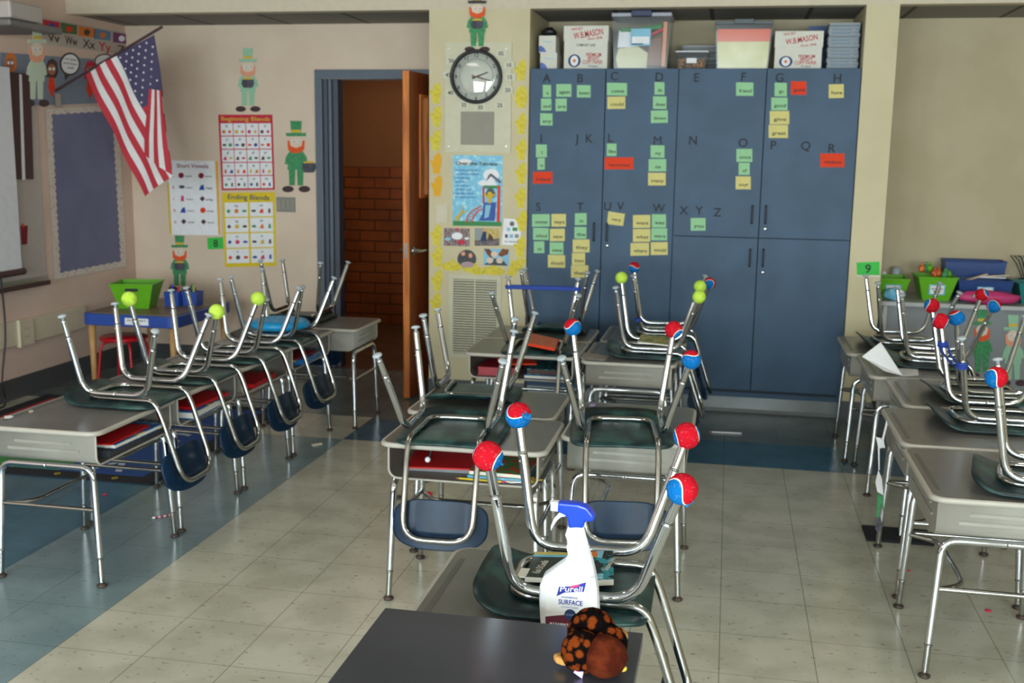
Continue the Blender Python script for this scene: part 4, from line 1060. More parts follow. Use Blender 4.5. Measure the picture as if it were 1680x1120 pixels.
DESKS = {
 'L1': (-2.47, 3.782, H_, 'gray open desk nearest the camera in the left row, with paper scraps on it'),
 'L2': (-2.475, 4.402, H_, 'second gray desk from the camera in the left row'),
 'L3': (-2.475, 5.03, H_, 'third gray desk from the camera in the left row'),
 'L4': (-2.475, 5.645, H_, 'fourth gray desk in the left row, under the chair with the blue cushion'),
 'L5': (-2.41, 6.215, PI, 'gray desk nearest the open door, set crosswise at the end of the left row'),
 'ML': (-.892, 3.852, 0, 'gray desk in the middle with a red folder in its open front'),
 'ML2': (-.94, 4.345, PI, 'gray desk back to back with the middle open-front desk'),
 'MR': (-.333, 4.152, H_, 'gray desk right of the middle open-front desk, closed end to the camera'),
 'Mc': (-1.03, 5.68, 0, 'gray desk before the air grille with red and blue books in its open front'),
 'Md': (-1.03, 6.17, PI, 'gray desk just in front of the blue cabinet and the clock column'),
 'MRb': (-.462, 5.665, H_, 'gray desk with a white name card, under the chair with green tennis balls'),
 'MRc': (-.44, 6.29, H_, 'gray desk nearest the cabinets in the middle group'),
 'R1': (.897, 3.718, H_, 'gray desk nearest the camera at the right edge'),
 'R2': (.905, 4.365, H_, 'second gray desk from the camera in the right row'),
 'R3': (1.01, 5.035, H_, 'third gray desk in the right row, set back to the right'),
 'R4': (.945, 5.655, H_, 'fourth gray desk in the right row, with the folded white paper'),
 'R5': (.9, 6.27, H_, 'last gray desk in the right row, beside the white shelf'),
 'F': (-.425, 2.36, H_, 'gray desk in the foreground holding the chair with two books'),
}
for k, (x, y, rz, lb) in DESKS.items(): place(desk0, used_desk, x, y, 0, rz, lb)

# ================================================================== CHAIRS (upside down; z = 0 is the desk top)
def shell(b, ax, ay, n, f, th, mt, K=7, NS=40, cx=0.0, ex=2.6):
    def pt(k, i):
        a = 2 * PI * i / NS; r = k / K; ca, sa = math.cos(a), math.sin(a)
        return cx + ax * r * math.copysign(abs(ca) ** (2 / ex), ca), ay * r * math.copysign(abs(sa) ** (2 / ex), sa)
    top = []; bot = []
    for k in range(1, K + 1):
        for i in range(NS):
            x, y = pt(k, i); p, nn = f(x, y); top.append(p + nn * th); bot.append(p)
    p, nn = f(cx, 0); N = len(top); vs = top + [p + nn * th] + bot + [p]; fs = []
    for k in range(K - 1):
        for i in range(NS):
            a, b_, c, d = k * NS + i, k * NS + (i + 1) % NS, (k + 1) * NS + (i + 1) % NS, (k + 1) * NS + i
            fs.append((a, d, c, b_)); fs.append((a + N + 1, b_ + N + 1, c + N + 1, d + N + 1))
    for i in range(NS):
        fs.append((N, i, (i + 1) % NS)); fs.append((2 * N + 1, N + 1 + (i + 1) % NS, N + 1 + i))
        a, b_ = (K - 1) * NS + i, (K - 1) * NS + (i + 1) % NS
        fs.append((a, a + N + 1, b_ + N + 1, b_))
    b.add(vs, fs, mt, True)
def make_chair():
    e = thing('school_chair', 'proto', 'chair', None, 'chairs turned upside down on the desks')
    b = MB()
    def fs_(x, y):
        z = .006 + .010 * (1 - (y / .2) ** 2)
        if x < -.15: z += .030 * ((-.15 - x) / .09) ** 1.8
        if x > .12: z -= .012 * ((x - .12) / .06)
        return Vector((x, y, max(z, .0008))), Vector((0, 0, 1))
    shell(b, .205, .19, 0, fs_, .008, M_seat, cx=-.045, ex=6.0); b.build('seat', e)
    b = MB()
    def fb_(x, y):   # x = height offset, y = lateral
        z = -.262 + x; u = .226 + (-.262 - z) * .26 - .9 * y * y; q_ = max(abs(y) / .104, abs(x - .035) / .068) ** 4 if x < .035 else (abs(y) / .104) ** 4; u -= .007 / (1 + math.exp((q_ - 1) * 9))
        return Vector((u, y, z)), Vector((-1, 0, -.2)).normalized()
    shell(b, .084, .172, 0, fb_, .008, M_back_sh, K=22, NS=64, ex=3.2); b.build('backrest', e)
    b = MB()
    ring = [(-.165, -.118, .034), (.145, -.126, .032), (.172, -.128, -.03), (.262, -.124, -.305), (.262, .124, -.305), (.172, .128, -.03), (.145, .126, .032), (-.165, .118, .034)]
    b.tube(fillet(ring, [.07, .05, .03, .08, .08, .03, .05, .07], 6, closed=True), .0112, M_chromeD, 12, closed=True)
    b.build('seat_and_back_tube', e)
    for s_ in (-1, 1):
        for nm, xb, foot in (('f', -.15, (-.2, .19, .366)), ('r', .125, (.215, .22, .331))):
            b = MB(); F = Vector((foot[0], foot[1] * s_, foot[2])); K_ = Vector((xb, .146 * s_, .056)); S = Vector((-.01, .146 * s_, .056))
            low = K_ + (F - K_) * .74
            b.tube(fillet([S, K_, low], .062, 7), .0122, M_chrome, 12)
            b.tube([low - (F - K_) * .004, low + (F - K_) * .006], .013, M_chromeD, 12)
            b.tube([low, F - (F - K_).normalized() * .012], .0112, M_chrome, 12)
            d = (F - K_).normalized(); q = d.to_track_quat('Z', 'Y').to_matrix().to_4x4()
            sd = q @ Vector((.0115, 0, 0))
            b.ball(tuple(low + sd - d * .02), .004, M_steel, 8, 6)
            b.build('leg', e)
    return e
chair0 = make_chair()
PARTS[chair0.name] = [o for o in bpy.data.objects if o.parent == chair0]
# feet: glide, green ball, red-blue ball; built once each
FEET = [(-.2, .19, .366, -.15), (-.2, -.19, .366, -.15), (.215, .22, .331, .125), (.215, -.22, .331, .125)]
def foot_dir(k):
    f = FEET[k]; return (Vector(f[:3]) - Vector((f[3], math.copysign(.146, f[1]), .056))).normalized()
b = MB(); b.lathe([(.0001, -.014), (.006, -.014), (.006, -.002), (.0165, 0), (.018, .004), (.0155, .0085), (.008, .011), (.0001, .0115)], M_glide, 18); glide_me = b.build('foot_glide')
b = MB(); b.ball((0, 0, 0), .0335, M_ballg, 24, 16, .03); ballg_me = b.build('tennis_ball')
b = MB(); b.ball((0, 0, 0), .0335, M_ballrb, 28, 18, .045); ballrb_me = b.build('tennis_ball')
for o in (glide_me, ballg_me, ballrb_me): COL.objects.unlink(o)
used_chair = []
def chair(x, y, rz, feet, label, spin=0):
    e = place(chair0, used_chair, x, y, ZT_D + .0005, rz, label)
    for k, c in enumerate(feet):
        src = {'c': glide_me, 'g': ballg_me, 'r': ballrb_me}[c]
        o = src.copy(); o.data = src.data; COL.objects.link(o); o.parent = e
        d = foot_dir(k); F = Vector(FEET[k][:3])
        if c == 'c': o.matrix_local = Matrix.Translation(F) @ d.to_track_quat('Z', 'Y').to_matrix().to_4x4()
        else:
            rr = random.Random(k * 13 + spin)
            from mathutils import Euler
            o.matrix_local = Matrix.Translation(F + d * .012) @ Euler((rr.uniform(-.9, .9) + 1.2, rr.uniform(-.6, .6), rr.uniform(0, 6.28))).to_matrix().to_4x4()
            o['label'] = 'green tennis ball' if c == 'g' else 'red and blue tennis ball'
    return e
D = math.radians
# feet order: front +v, front -v, rear +v, rear -v
chair(-.291, 2.425, D(1), 'rrrr', 'foreground upside-down chair with four red and blue tennis balls', 4)
chair(-.955, 3.745, D(-88), 'cccc', 'upside-down chair on the middle open-front desk, back toward the camera')
chair(-.35, 3.885, D(-83), 'rrrc', 'upside-down chair with three red and blue balls, right of the open-front desk', 8)
chair(-2.365, 4.0, 0, 'cccc', 'plain-capped upside-down chair nearest the camera in the left row')
chair(-2.362, 4.49, D(1.5), 'cggg', 'upside-down left-row chair with three green tennis balls')
chair(-2.355, 4.985, D(1.5), 'cccc', 'plain-capped upside-down chair, third in the left row')
chair(-2.36, 5.485, D(-1), 'cccc', 'upside-down left-row chair holding the turquoise cushion')
chair(-2.58, 6.33, D(91), 'cccc', 'upside-down chair by the door at the end of the left row')
chair(-.955, 5.56, D(-86), 'cccc', 'upside-down chair with a blue strap between its legs, before the grille')
chair(-1.03, 4.455, D(93), 'cccc', 'upside-down chair on the middle rear-facing desk, left of center')
chair(-.975, 6.31, D(93), 'cccc', 'upside-down chair nearest the blue cabinet in the middle group')
chair(-.347, 5.648, D(1), 'gcgg', 'upside-down chair with three green tennis balls before the blue cabinets')
chair(-.319, 6.24, D(3.9), 'rccr', 'upside-down chair with red and blue balls, behind the one with green balls', 21)
chair(1.062, 3.60, D(-13), 'crrr', 'upside-down chair nearest the camera at the right edge', 30)
chair(1.077, 4.46, D(1), 'rcrr', 'upside-down right-row chair with blue bands tied to its front legs', 17)
chair(1.14, 4.97, D(5), 'rrcc', 'upside-down right-row chair on the third desk, balls on its front legs', 40)
chair(1.073, 5.76, D(-5), 'ccrr', 'upside-down right-row chair behind the folded white paper', 52)
chair(1.0, 6.3, D(2.8), 'cccc', 'plain-capped upside-down chair at the far end of the right row')

# ================================================================== THINGS ON CHAIRS AND DESKS
def slab(name, label, cat, corners, z0, z1, m, side=None, group=None, extra=None):
    """flat thing lying at height z0; corners measured in the photo on its top plane"""
    P = [onZ(x, y, z1) for x, y in corners]; c = sum(P, Vector()) / len(P)
    b = MB(); b.prism([(p.x - c.x, p.y - c.y) for p in P], 0, z1 - z0, m, None, side)
    if extra: extra(b, P, c, z1 - z0)
    o = b.build(name); o.location = (c.x, c.y, z0)
    return tag(o, label, cat, group)
# cushion
b = MB(); b.lathe([(.0001, 0), (.11, 0), (.15, .012), (.163, .03), (.15, .048), (.12, .056), (.0001, .052)], M_cushion, 40)
for r_ in (.04, .075, .11):
    for k in range(int(r_ * 240)):
        a = 2 * PI * k / int(r_ * 240); b.ball((r_ * math.cos(a), r_ * math.sin(a), .054), .005, M_cushion, 6, 4)
o = b.build('wobble_cushion'); o.location = (-2.37, 5.475, ZT_D + .0715); tag(o, 'round turquoise wobble cushion lying on an upturned chair', 'cushion')
# blue strap between front legs of the chair before the grille
def chair_pt(x, y, rz, u, v, z): return Vector((x, y, ZT_D)) + Matrix.Rotation(rz, 3, 'Z') @ Vector((u, v, z))
a_, c_ = chair_pt(-.955, 5.56, D(-86), -.193, .183, .318), chair_pt(-.955, 5.56, D(-86), -.193, -.183, .318)
b = MB(); dv = (c_ - a_).normalized(); pv = Vector((-dv.y, dv.x, 0)) * .016
loop = [a_ - dv * .018 - pv, c_ + dv * .018 - pv, c_ + dv * .018 + pv, a_ - dv * .018 + pv]
for dz in (-.006, 0, .006): b.tube(fillet([p + Vector((0, 0, dz)) for p in loop], .015, 4, closed=True), .0045, M_strap, 8, closed=True)
o = b.build('elastic_strap'); tag(o, 'royal blue elastic strap stretched between two chair legs', 'strap')
# elastic tied between the front legs of a right-row chair
b = MB(); pa = chair_pt(1.077, 4.46, D(1), -.19, .178, .285); pb = chair_pt(1.077, 4.46, D(1), -.186, -.172, .262)
for p in (pa, pb):
    for dz in (-.008, 0, .008): b.tube([p + Vector((.0175 * math.cos(t_ * PI / 8), .0175 * math.sin(t_ * PI / 8), dz + .002 * math.sin(t_))) for t_ in range(16)], .0046, M_strap, 7, closed=True)
for k in (-1, 1): b.tube([pa + Vector((.016 * k, -.014, 0)), pa * .7 + pb * .3 + Vector((.012 * k, 0, -.02)), pa * .3 + pb * .7 + Vector((.012 * k, 0, -.022)), pb + Vector((.016 * k, .014, 0))], .005, M_strap, 7)
tag(b.build('elastic_strap'), 'dark blue elastic tied between the front legs of a right-row chair', 'strap')
p = chair_pt(-.319, 6.24, D(3.9), -.165, -.16, .12); b = MB()
for dz in (-.006, .002): b.tube([(.0165 * math.cos(t * PI / 8), .0165 * math.sin(t * PI / 8), dz) for t in range(16)], .005, M_strap, 7, closed=True)
o = b.build('elastic_band'); o.location = p; tag(o, 'dark blue band low on the leg of the chair nearest the cabinets', 'band')

# books on the foreground chair
zb0 = ZT_D + .048
def bk1(b, P, c, h):
    def at(u, v): p = (P[0] * (1 - u) + P[1] * u) * (1 - v) + (P[3] * (1 - u) + P[2] * u) * v; return p.x - c.x, p.y - c.y
    b.prism([at(0.02, .0), at(1, .0), at(1, .1), at(.02, .12)], h, h + .0006, M_goldtx); b.prism([at(0.02, .12), at(1, .1), at(1, .17), at(.02, .19)], h, h + .0006, M_skyb)
    b.prism([at(-.12, .68), at(.04, .68), at(.02, .98), at(-.14, .98)], h - .004, h + .0006, M_pages)
    ang = PI / 2
    x, y = at(.22, .6); b.text('Kate DiCamillo', x, y, .017, M_pages, h + .001, .085, None, 0, 1.45)
    x, y = at(.5, .62); b.text('Mercy', x, y, .028, M_goldtx, h + .001, .07, None, 0, 1.45)
    x, y = at(.78, .62); b.text('Watson', x, y, .028, M_goldtx, h + .001, .08, None, 0, 1.45)
slab('paperback_book', 'dark green paperback with gold title, left of two on the foreground chair', 'book', [(876, 905), (960, 907), (955, 951), (861, 946)], zb0, zb0 + .012, M_bookd, M_pages, None, bk1)
def bk2(b, P, c, h):
    def at(u, v): p = (P[0] * (1 - u) + P[1] * u) * (1 - v) + (P[3] * (1 - u) + P[2] * u) * v; return p.x - c.x, p.y - c.y
    b.prism([at(0, 0), at(.42, 0), at(.42, .2), at(0, .2)], h, h + .0005, M_orange); b.prism([at(0, .8), at(.55, .8), at(.55, .97), at(0, .97)], h, h + .0005, M_skyb); b.prism([at(.28, 0), at(.6, 0), at(.5, .25), at(.3, .2)], h, h + .0008, M_lightbl)
    x, y = at(.8, .5); b.text('Deckawoo Drive', x, y, .014, M_pages, h + .001, .085, None, 0, 1.45)
slab('paperback_book', 'teal and black paperback, right of two on the foreground chair', 'book', [(969, 905), (1006, 902), (1007, 950), (968, 952)], zb0, zb0 + .014, M_bookc, M_pages, None, bk2)

# spray bottle
BY = 2.2
L_ = [(934, 861), (931, 866), (927, 878), (932, 889), (929, 897), (932.5, 908), (928, 918), (912, 930), (893, 945), (887, 960), (886, 985), (887.5, 1010), (889, 1034), (893, 1040)]
R_ = [(959, 861), (959, 866), (962, 878), (965, 889), (967, 897), (970, 908), (973, 918), (976, 930), (979, 945), (981.5, 960), (983, 985), (984, 1010), (984, 1034), (980, 1040)]
base = Vector((onY(935, 1040, BY).x, BY, ZT_D))
e = thing('spray_bottle', 'white spray bottle with a royal blue trigger head, on the foreground desk', 'bottle', TR(*base))
b = MB(); vs = []; fs = []; NS = 32
secs = []
for i, (l, r_) in enumerate(zip(L_, R_)):
    pl, pr = onY(*l, BY), onY(*r_, BY); z = (pl.z + pr.z) / 2 - ZT_D
    dep = .014 + .018 * min(1, max(0, (l[1] - 880) / 65.0))
    if i == 0: zbase0 = z
    secs.append(((pl.x + pr.x) / 2 - base.x, (pr.x - pl.x) / 2, dep, z))
zmin = secs[-1][3]; secs = [(c, w, d, (z - zmin) * (zbase0 / (zbase0 - zmin))) for c, w, d, z in secs]
for c, w, d, z in secs:
    n_ = 2.2 + 2.2 * min(1, (d - .014) / .018)
    for k in range(NS):
        a = 2 * PI * k / NS; ca, sa = math.cos(a), math.sin(a)
        vs.append((c + w * math.copysign(abs(ca) ** (2 / n_), ca), d * math.copysign(abs(sa) ** (2 / n_), sa), z))
for i in range(len(secs) - 1):
    for k in range(NS): fs.append((i * NS + k, (i + 1) * NS + k, (i + 1) * NS + (k + 1) % NS, i * NS + (k + 1) % NS))
fs.append(tuple(range(NS))); fs.append(tuple(range(len(vs) - 1, len(vs) - NS - 1, -1)))
b.add(vs, fs, M_bottle, True); body = b.build('bottle_body', e)
def bp(x, y): p = onY(x, y, BY); return (p.x - base.x, p.z - ZT_D)
Mf = frameM((0, 0, 0), (1, 0, 0), (0, 0, 1))
b = MB(); yo = .022; b.prism([bp(*q) for q in ((917, 821), (928, 822), (950, 824), (964, 829), (975, 842), (977, 849), (971, 853), (962, 852), (959, 858), (959, 863), (934, 863), (933, 852), (930, 843), (922, 839), (916, 837))], -.015, .015, M_trig, Mf); b.build('trigger_head', e, bevel=.006, bseg=3)
b = MB(); q0, q1 = bp(904, 829), bp(918, 830); b.prism([bp(*q) for q in ((904.5, 821), (917, 822), (916.5, 837), (904, 836))], -.009, .009, M_bottle, Mf); b.build('nozzle', e, bevel=.002)
b = MB(); b.prism([bp(*q) for q in ((919, 839), (930, 842), (929, 846), (921, 847), (914, 853), (908, 862), (904, 870), (904, 862), (909, 850))], -.005, .005, mat('translucent_trigger', 'd4e4f0', .3), Mf); b.build('trigger_lever', e, bevel=.0015)
b = MB(); Ml = frameM((0, 0, 0), (1, 0, 0), (0, 0, 1)); zf = .0325; tl = lambda x, y: bp(x, y)
def lp(m, pts, dz): b.prism([bp(*q) for q in pts], zf + dz - .001, zf + dz, m, Ml)
lp(M_paperw, [(899, 950), (910, 940), (979, 938), (982, 960), (983, 1038), (898, 1038)], -.0002)
lp(M_lblm, [(899, 1001), (920, 999), (983, 995), (983, 1036), (899, 1036)], .0004)
lp(M_lbl, [(917, 968), (921, 952.5), (940, 952), (965, 945.5), (961, 961), (930, 962)], .0004); lp(M_pink, [(938, 952), (956, 948), (951, 953), (940, 955)], .0008)
def lt(s, x, y, h, w, m, sh=0, rot=0):
    p = bp(x, y); k = abs(bp(x, y + 1)[1] - p[1]); b.text(s, p[0], p[1], h * k, m, zf + .0013, w * abs(bp(x + 1, y)[0] - p[0]), Ml, sh, rot)
lt('Purell', 941, 956, 9, 36, M_bottle, .2, .06)
lt('FOODSERVICE', 938, 970, 2.4, 26, M_lbl); lt('SURFACE', 939.5, 978, 8, 39, M_lbl); lt('SANITIZER', 939, 986, 2.8, 28, mat('pale_label_ink', '9fb0d8', .5))
lt('MULTI-SURFACE', 921, 1013, 4.2, 30, M_bottle); lt('FORMULATION', 920.5, 1018.5, 4.0, 29, M_bottle)
pc = bp(939, 998); kk = abs(bp(940, 998)[0] - pc[0]); b.prism([(pc[0] + 9.2 * kk * math.cos(t * PI / 14), pc[1] + 9.2 * kk * math.sin(t * PI / 14)) for t in range(28)], zf, zf + .001, M_navyink, Ml)
lt('NO RINSE', 939, 998, 3, 13, mat('pale_label_ink', '9fb0d8'))
b.build('label', e)

# dark table in the very front, with plush toy
zt = .74; P = [onZ(x, y, zt) for x, y in ((633, 995), (1055, 1038))]
x0, x1, y1 = P[0].x, P[1].x, 1.946; y0 = 1.25
e = thing('dark_table', 'dark gray laminate table at the bottom edge, in front of everything', 'table', TR((x0 + x1) / 2, (y0 + y1) / 2, 0))
hx, hy = (x1 - x0) / 2, (y1 - y0) / 2
b = MB(); b.box(-hx, hx, -hy, hy, zt - .026, zt, M_darktop); b.build('table_top', e, bevel=.0015)
b = MB(); b.box(-hx + .03, hx - .03, -hy + .03, hy - .03, zt - .07, zt - .026, M_black); b.build('apron', e)
for sx in (-1, 1):
    for sy in (-1, 1):
        b = MB(); b.box(sx * (hx - .045) - .014, sx * (hx - .045) + .014, sy * (hy - .045) - .014, sy * (hy - .045) + .014, 0, zt - .07, M_black); b.build('leg', e)
T = Vector((-.19, 1.80, zt))
e = thing('plush_toy', 'brown plush toy with orange-spotted back lying on the dark table', 'plush toy', TR(*T))
def tz(x, y, z): p = onZ(x, y, zt + z); return Vector((p.x - T.x, p.y - T.y, z))
b = MB(); c = tz(992, 1076, .037); b.ball(tuple(c), (.040, .038, .037), M_fur, 32, 20, .04); b.build('body', e)
b = MB(); c = tz(972, 1040, .048); b.ball(tuple(c), (.045, .036, .048), M_spot, 32, 20, .06)
c = tz(954, 1068, .040); b.ball(tuple(c), (.036, .031, .038), M_spot, 26, 18, .06); c = tz(1000, 1056, .042); b.ball(tuple(c), (.032, .03, .036), M_spot, 26, 18, .06); b.build('spotted_back', e)
def flip(pts, m, z, th=.008):
    b = MB(); q = [tz(x, y, z) for x, y in pts]; b.prism([(v.x, v.y) for v in q], z - th, z, m); return b
flip([(907, 1071), (925, 1066), (942, 1063), (940, 1078), (925, 1082), (912, 1077)], M_tan, .022, .014).build('flipper', e, bevel=.005)
flip([(1004, 1022), (1018, 1026), (1031, 1036), (1030, 1042), (1018, 1042), (1006, 1036)], M_tan, .035, .014).build('flipper', e, bevel=.005)
for pts in ([(1009, 1090), (1014, 1082), (1022, 1082), (1018, 1090)], [(1006, 1096), (1014, 1092), (1018, 1100), (1010, 1104)], [(1016, 1094), (1024, 1092), (1026, 1098), (1019, 1100)]):
    q = [tz(x, y, .02) for x, y in pts]; c = sum(q, Vector()) / 4; b = MB(); b.ball(tuple(c), (.008, .006, .006), M_gold, 12, 8); b.build('claw', e)
b = MB(); q = [onY(x, y, 1.738) - T for x, y in ((949, 1087), (958, 1098), (955, 1113), (941, 1103))]; b.add([tuple(v) for v in q] + [(v.x, v.y + .001, v.z) for v in q], [(0, 1, 2, 3), (7, 6, 5, 4), (0, 4, 5, 1), (1, 5, 6, 2), (2, 6, 7, 3), (3, 7, 4, 0)], M_violet); b.build('fabric_tag', e)

# ------------------------------------------------------------------ contents of the book boxes (z of the box floor)
ZF = .4775
def inbox(name, label, cat, cx, cy, w, d, h, rz, m, z=ZF, side=None, group=None):
    b = MB(); b.box(-w / 2, w / 2, -d / 2, d / 2, 0, h * .12, m); b.box(-w / 2 + .002, w / 2 - .002, -d / 2 + .002, d / 2 - .002, h * .12, h * .88, side or m); b.box(-w / 2, w / 2, -d / 2, d / 2, h * .88, h, m)
    o = b.build(name); o.matrix_world = TR(cx, cy, z, rz); return tag(o, label, cat, group)
inbox('red_folder', 'glossy red folder in the open-front desk in the middle', 'folder', -.98, 3.80, .30, .22, .006, .12, M_red_pl, ZF + .020)
inbox('exercise_book', 'gray exercise book under the red folder in the middle desk', 'book', -1.0, 3.82, .24, .2, .018, .05, M_shelfin, ZF)
inbox('comic_workbook', 'colourful workbook with white edges in the middle open desk', 'book', -.765, 3.82, .21, .30, .016, -.05, M_multi, ZF + .012, M_pages)
inbox('blue_workbook', 'thin sky blue workbook under the colourful one, middle desk', 'book', -.77, 3.82, .22, .30, .010, -.02, M_skyb, ZF)
b = MB(); st_ = [(.042 * math.cos(t * PI / 5 + .3) * (1 if t % 2 == 0 else .45), .042 * math.sin(t * PI / 5 + .3) * (1 if t % 2 == 0 else .45)) for t in range(10)]; b.prism(st_, 0, .003, M_gold); b.text('a', 0, 0, .012, M_ink, .0035)
o = b.build('paper_star'); o.matrix_world = TR(-.648, 3.685, ZF + .004); tag(o, 'gold paper star at the right of the middle open desk', 'paper star')
b = MB(); b.tube([(0, 0, .0035), (.155, 0, .0035)], .0036, M_yelp, 6); b.tube([(.155, 0, .0035), (.17, 0, .0035)], .0036, M_pinkp, 8); b.tube([(0, 0, .0035), (-.016, 0, .0035)], .0036, M_wood, 6, r2=.0004)
o = b.build('pencil'); o.matrix_world = TR(-.905, 3.65, ZF, -.03); tag(o, 'yellow pencil at the front edge of the middle open desk', 'pencil')
b = MB(); b.prism([(-.03, 0), (.0, .014), (.035, .002), (.0, -.012)], 0, .004, M_paperw); o = b.build('paper_scrap'); o.matrix_world = TR(-.715, 3.657, ZF + .001, -.05); tag(o, 'white folded paper scrap beside the yellow pencil', 'paper')
b = MB(); b.tube([(0, 0, .01), (.01, .0, .05), (0, .01, .09)], .005, M_black, 8); b.ball((0, -.01, .02), .011, M_bottle, 12, 8); o = b.build('headphone_cable'); o.matrix_world = TR(-1.04, 3.72, ZF + .027); tag(o, 'black cable with a white plug standing on the red folder', 'cable')
b = MB(); b.box(-.004, .004, -.025, .025, -.055, 0, M_trig); o = b.build('name_clip', bevel=.002); o.matrix_world = TR(-1.166, 3.67, .578); tag(o, 'small bright blue clip on the side of the middle open desk', 'clip')
# left row
inbox('red_folder', 'glossy red folder in the nearest desk of the left row', 'folder', -2.37, 3.74, .24, .30, .006, .03, M_red_pl, ZF + .05)
inbox('blue_workbook', 'blue workbook under the red folder in the nearest left desk', 'book', -2.35, 3.80, .22, .36, .016, -.02, M_bookb, ZF + .03, M_pages)
inbox('exercise_book', 'dark exercise book stack bottom in the nearest left desk', 'book', -2.37, 3.78, .24, .38, .028, .0, M_letter, ZF)
inbox('red_folder', 'glossy red folder in the second desk of the left row', 'folder', -2.37, 4.42, .24, .32, .012, -.08, M_red_pl, ZF + .035)
inbox('blue_workbook', 'blue workbook in the second desk of the left row', 'book', -2.36, 4.36, .24, .28, .032, .03, M_bookb, ZF, M_pages)
inbox('red_folder', 'red folder with an orange ball of paper, third left-row desk', 'folder', -2.37, 5.02, .22, .30, .02, .05, M_red_pl, ZF)
inbox('blue_workbook', 'blue workbook in the fourth desk of the left row', 'book', -2.37, 5.66, .24, .34, .03, .05, M_bookb, ZF)
inbox('red_folder', 'dark red folder on the blue workbook, fourth left-row desk', 'folder', -2.37, 5.6, .2, .28, .008, -.05, M_maroon, ZF + .032)
# desk before the grille
inbox('red_folder', 'dark red binder in the desk before the air grille', 'folder', -1.165, 5.62, .2, .26, .045, 0, mat('dark_red_binder', '9c1428', .4), ZF)
inbox('blue_workbook', 'blue workbook stack bottom in the desk before the grille', 'book', -.905, 5.62, .215, .3, .018, .0, M_bookb, ZF, M_pages)
inbox('comic_workbook', 'dark patterned workbook on the blue one, desk before the grille', 'book', -.905, 5.625, .2, .28, .03, .04, M_bookc, ZF + .019, M_brownd)
inbox('orange_folder', 'orange red folder lying above the binder, desk before the grille', 'folder', -1.08, 5.60, .2, .2, .006, .3, M_red, ZF + .062)
# things lying on desks
def bk3(b, P, c, h): pass
slab('orange_book', 'orange red book on the upturned chair before the grille', 'book', [(866, 545), (917, 556), (910, 571), (863, 562)], ZT_D + .05, ZT_D + .064, M_brick, M_red)
slab('magazine', 'green and orange magazine on the chair nearest the cabinets', 'book', [(1052, 548), (1100, 552), (1096, 566), (1046, 560)], ZT_D + .072, ZT_D + .078, mat('green_magazine_print', '5a7a50', .5, h2='d0b868', scale=40), M_pages)
slab('name_card', 'white name card on the desk with the green-ball chair', 'card', [(958, 578), (1000, 583), (992, 591), (952, 587)], ZT_D, ZT_D + .0015, mat('gray_card_print', 'a89c94', .6, h2='8c8078', scale=60))
slab('paper_scrap', 'tiny lilac sticker on the desk behind the spray bottle', 'paper', [(968, 662), (977, 662), (976, 665.5), (967, 665.5)], ZT_D, ZT_D + .001, M_violet)
slab('paper_scrap', 'torn lilac-white scrap on the near left corner desk', 'paper', [(7, 682), (17, 681), (23, 683), (16, 686), (8, 686)], ZT_D, ZT_D + .001, M_paperw)
slab('paper_scrap', 'small beige scrap beside the white scrap, near left desk', 'paper', [(46, 673), (54, 672), (55, 675), (49, 677)], ZT_D, ZT_D + .001, M_cream)
slab('paper_sheet', 'white sheet lying flat behind the folded paper, right row', 'paper', [(1474, 604), (1506, 602), (1507, 615), (1480, 616)], ZT_D, ZT_D + .001, M_paperw)
# folded standing paper
q = [onY(1414, 585, 5.43), onY(1445, 561, 5.50), onY(1481, 617, 5.40), onY(1452, 609, 5.38)]; c = Vector((q[2].x, q[2].y, ZT_D))
b = MB(); vs = [tuple(v - c) for v in q]; vs = [(a, b_, max(z, .0005)) for a, b_, z in vs]
b.add(vs + [(a, b_ + .0012, z + .0004) for a, b_, z in vs], [(0, 3, 2, 1), (4, 5, 6, 7), (0, 1, 5, 4), (1, 2, 6, 5), (2, 3, 7, 6), (3, 0, 4, 7)], M_paperw)
o = b.build('folded_paper'); o.location = c; tag(o, 'folded white paper standing up on a right-row desk', 'paper')
# paper figure hanging on the side of the second right-row desk
s = Sheet('Y', 4.45, 0); s.use('paper_body').poly(M_paperw, [(1454, 690), (1457, 691), (1447, 735), (1443, 735)], .001); s.cur and s.poly(M_paperw, [(1437, 716), (1450, 722), (1452, 735), (1440, 731)], .001); s.poly(M_paperw, [(1441, 770), (1447, 786), (1449, 812), (1439, 806), (1436, 790)], .001); s.poly(M_paperw, [(1440, 731), (1443, 731), (1443, 770), (1441, 770)], .001)
s.use('green_trousers').poly(M_hatg, [(1440, 808), (1449, 814), (1450, 842), (1445, 826), (1441, 850), (1437, 846)], .001); s.use('dark_shoes').poly(M_pot, [(1436, 850), (1444, 846), (1448, 862), (1442, 872), (1436, 868)], .001)
s.done('paper_figure', 'narrow white and green paper figure hanging from a right-row desk', 'paper cutout')

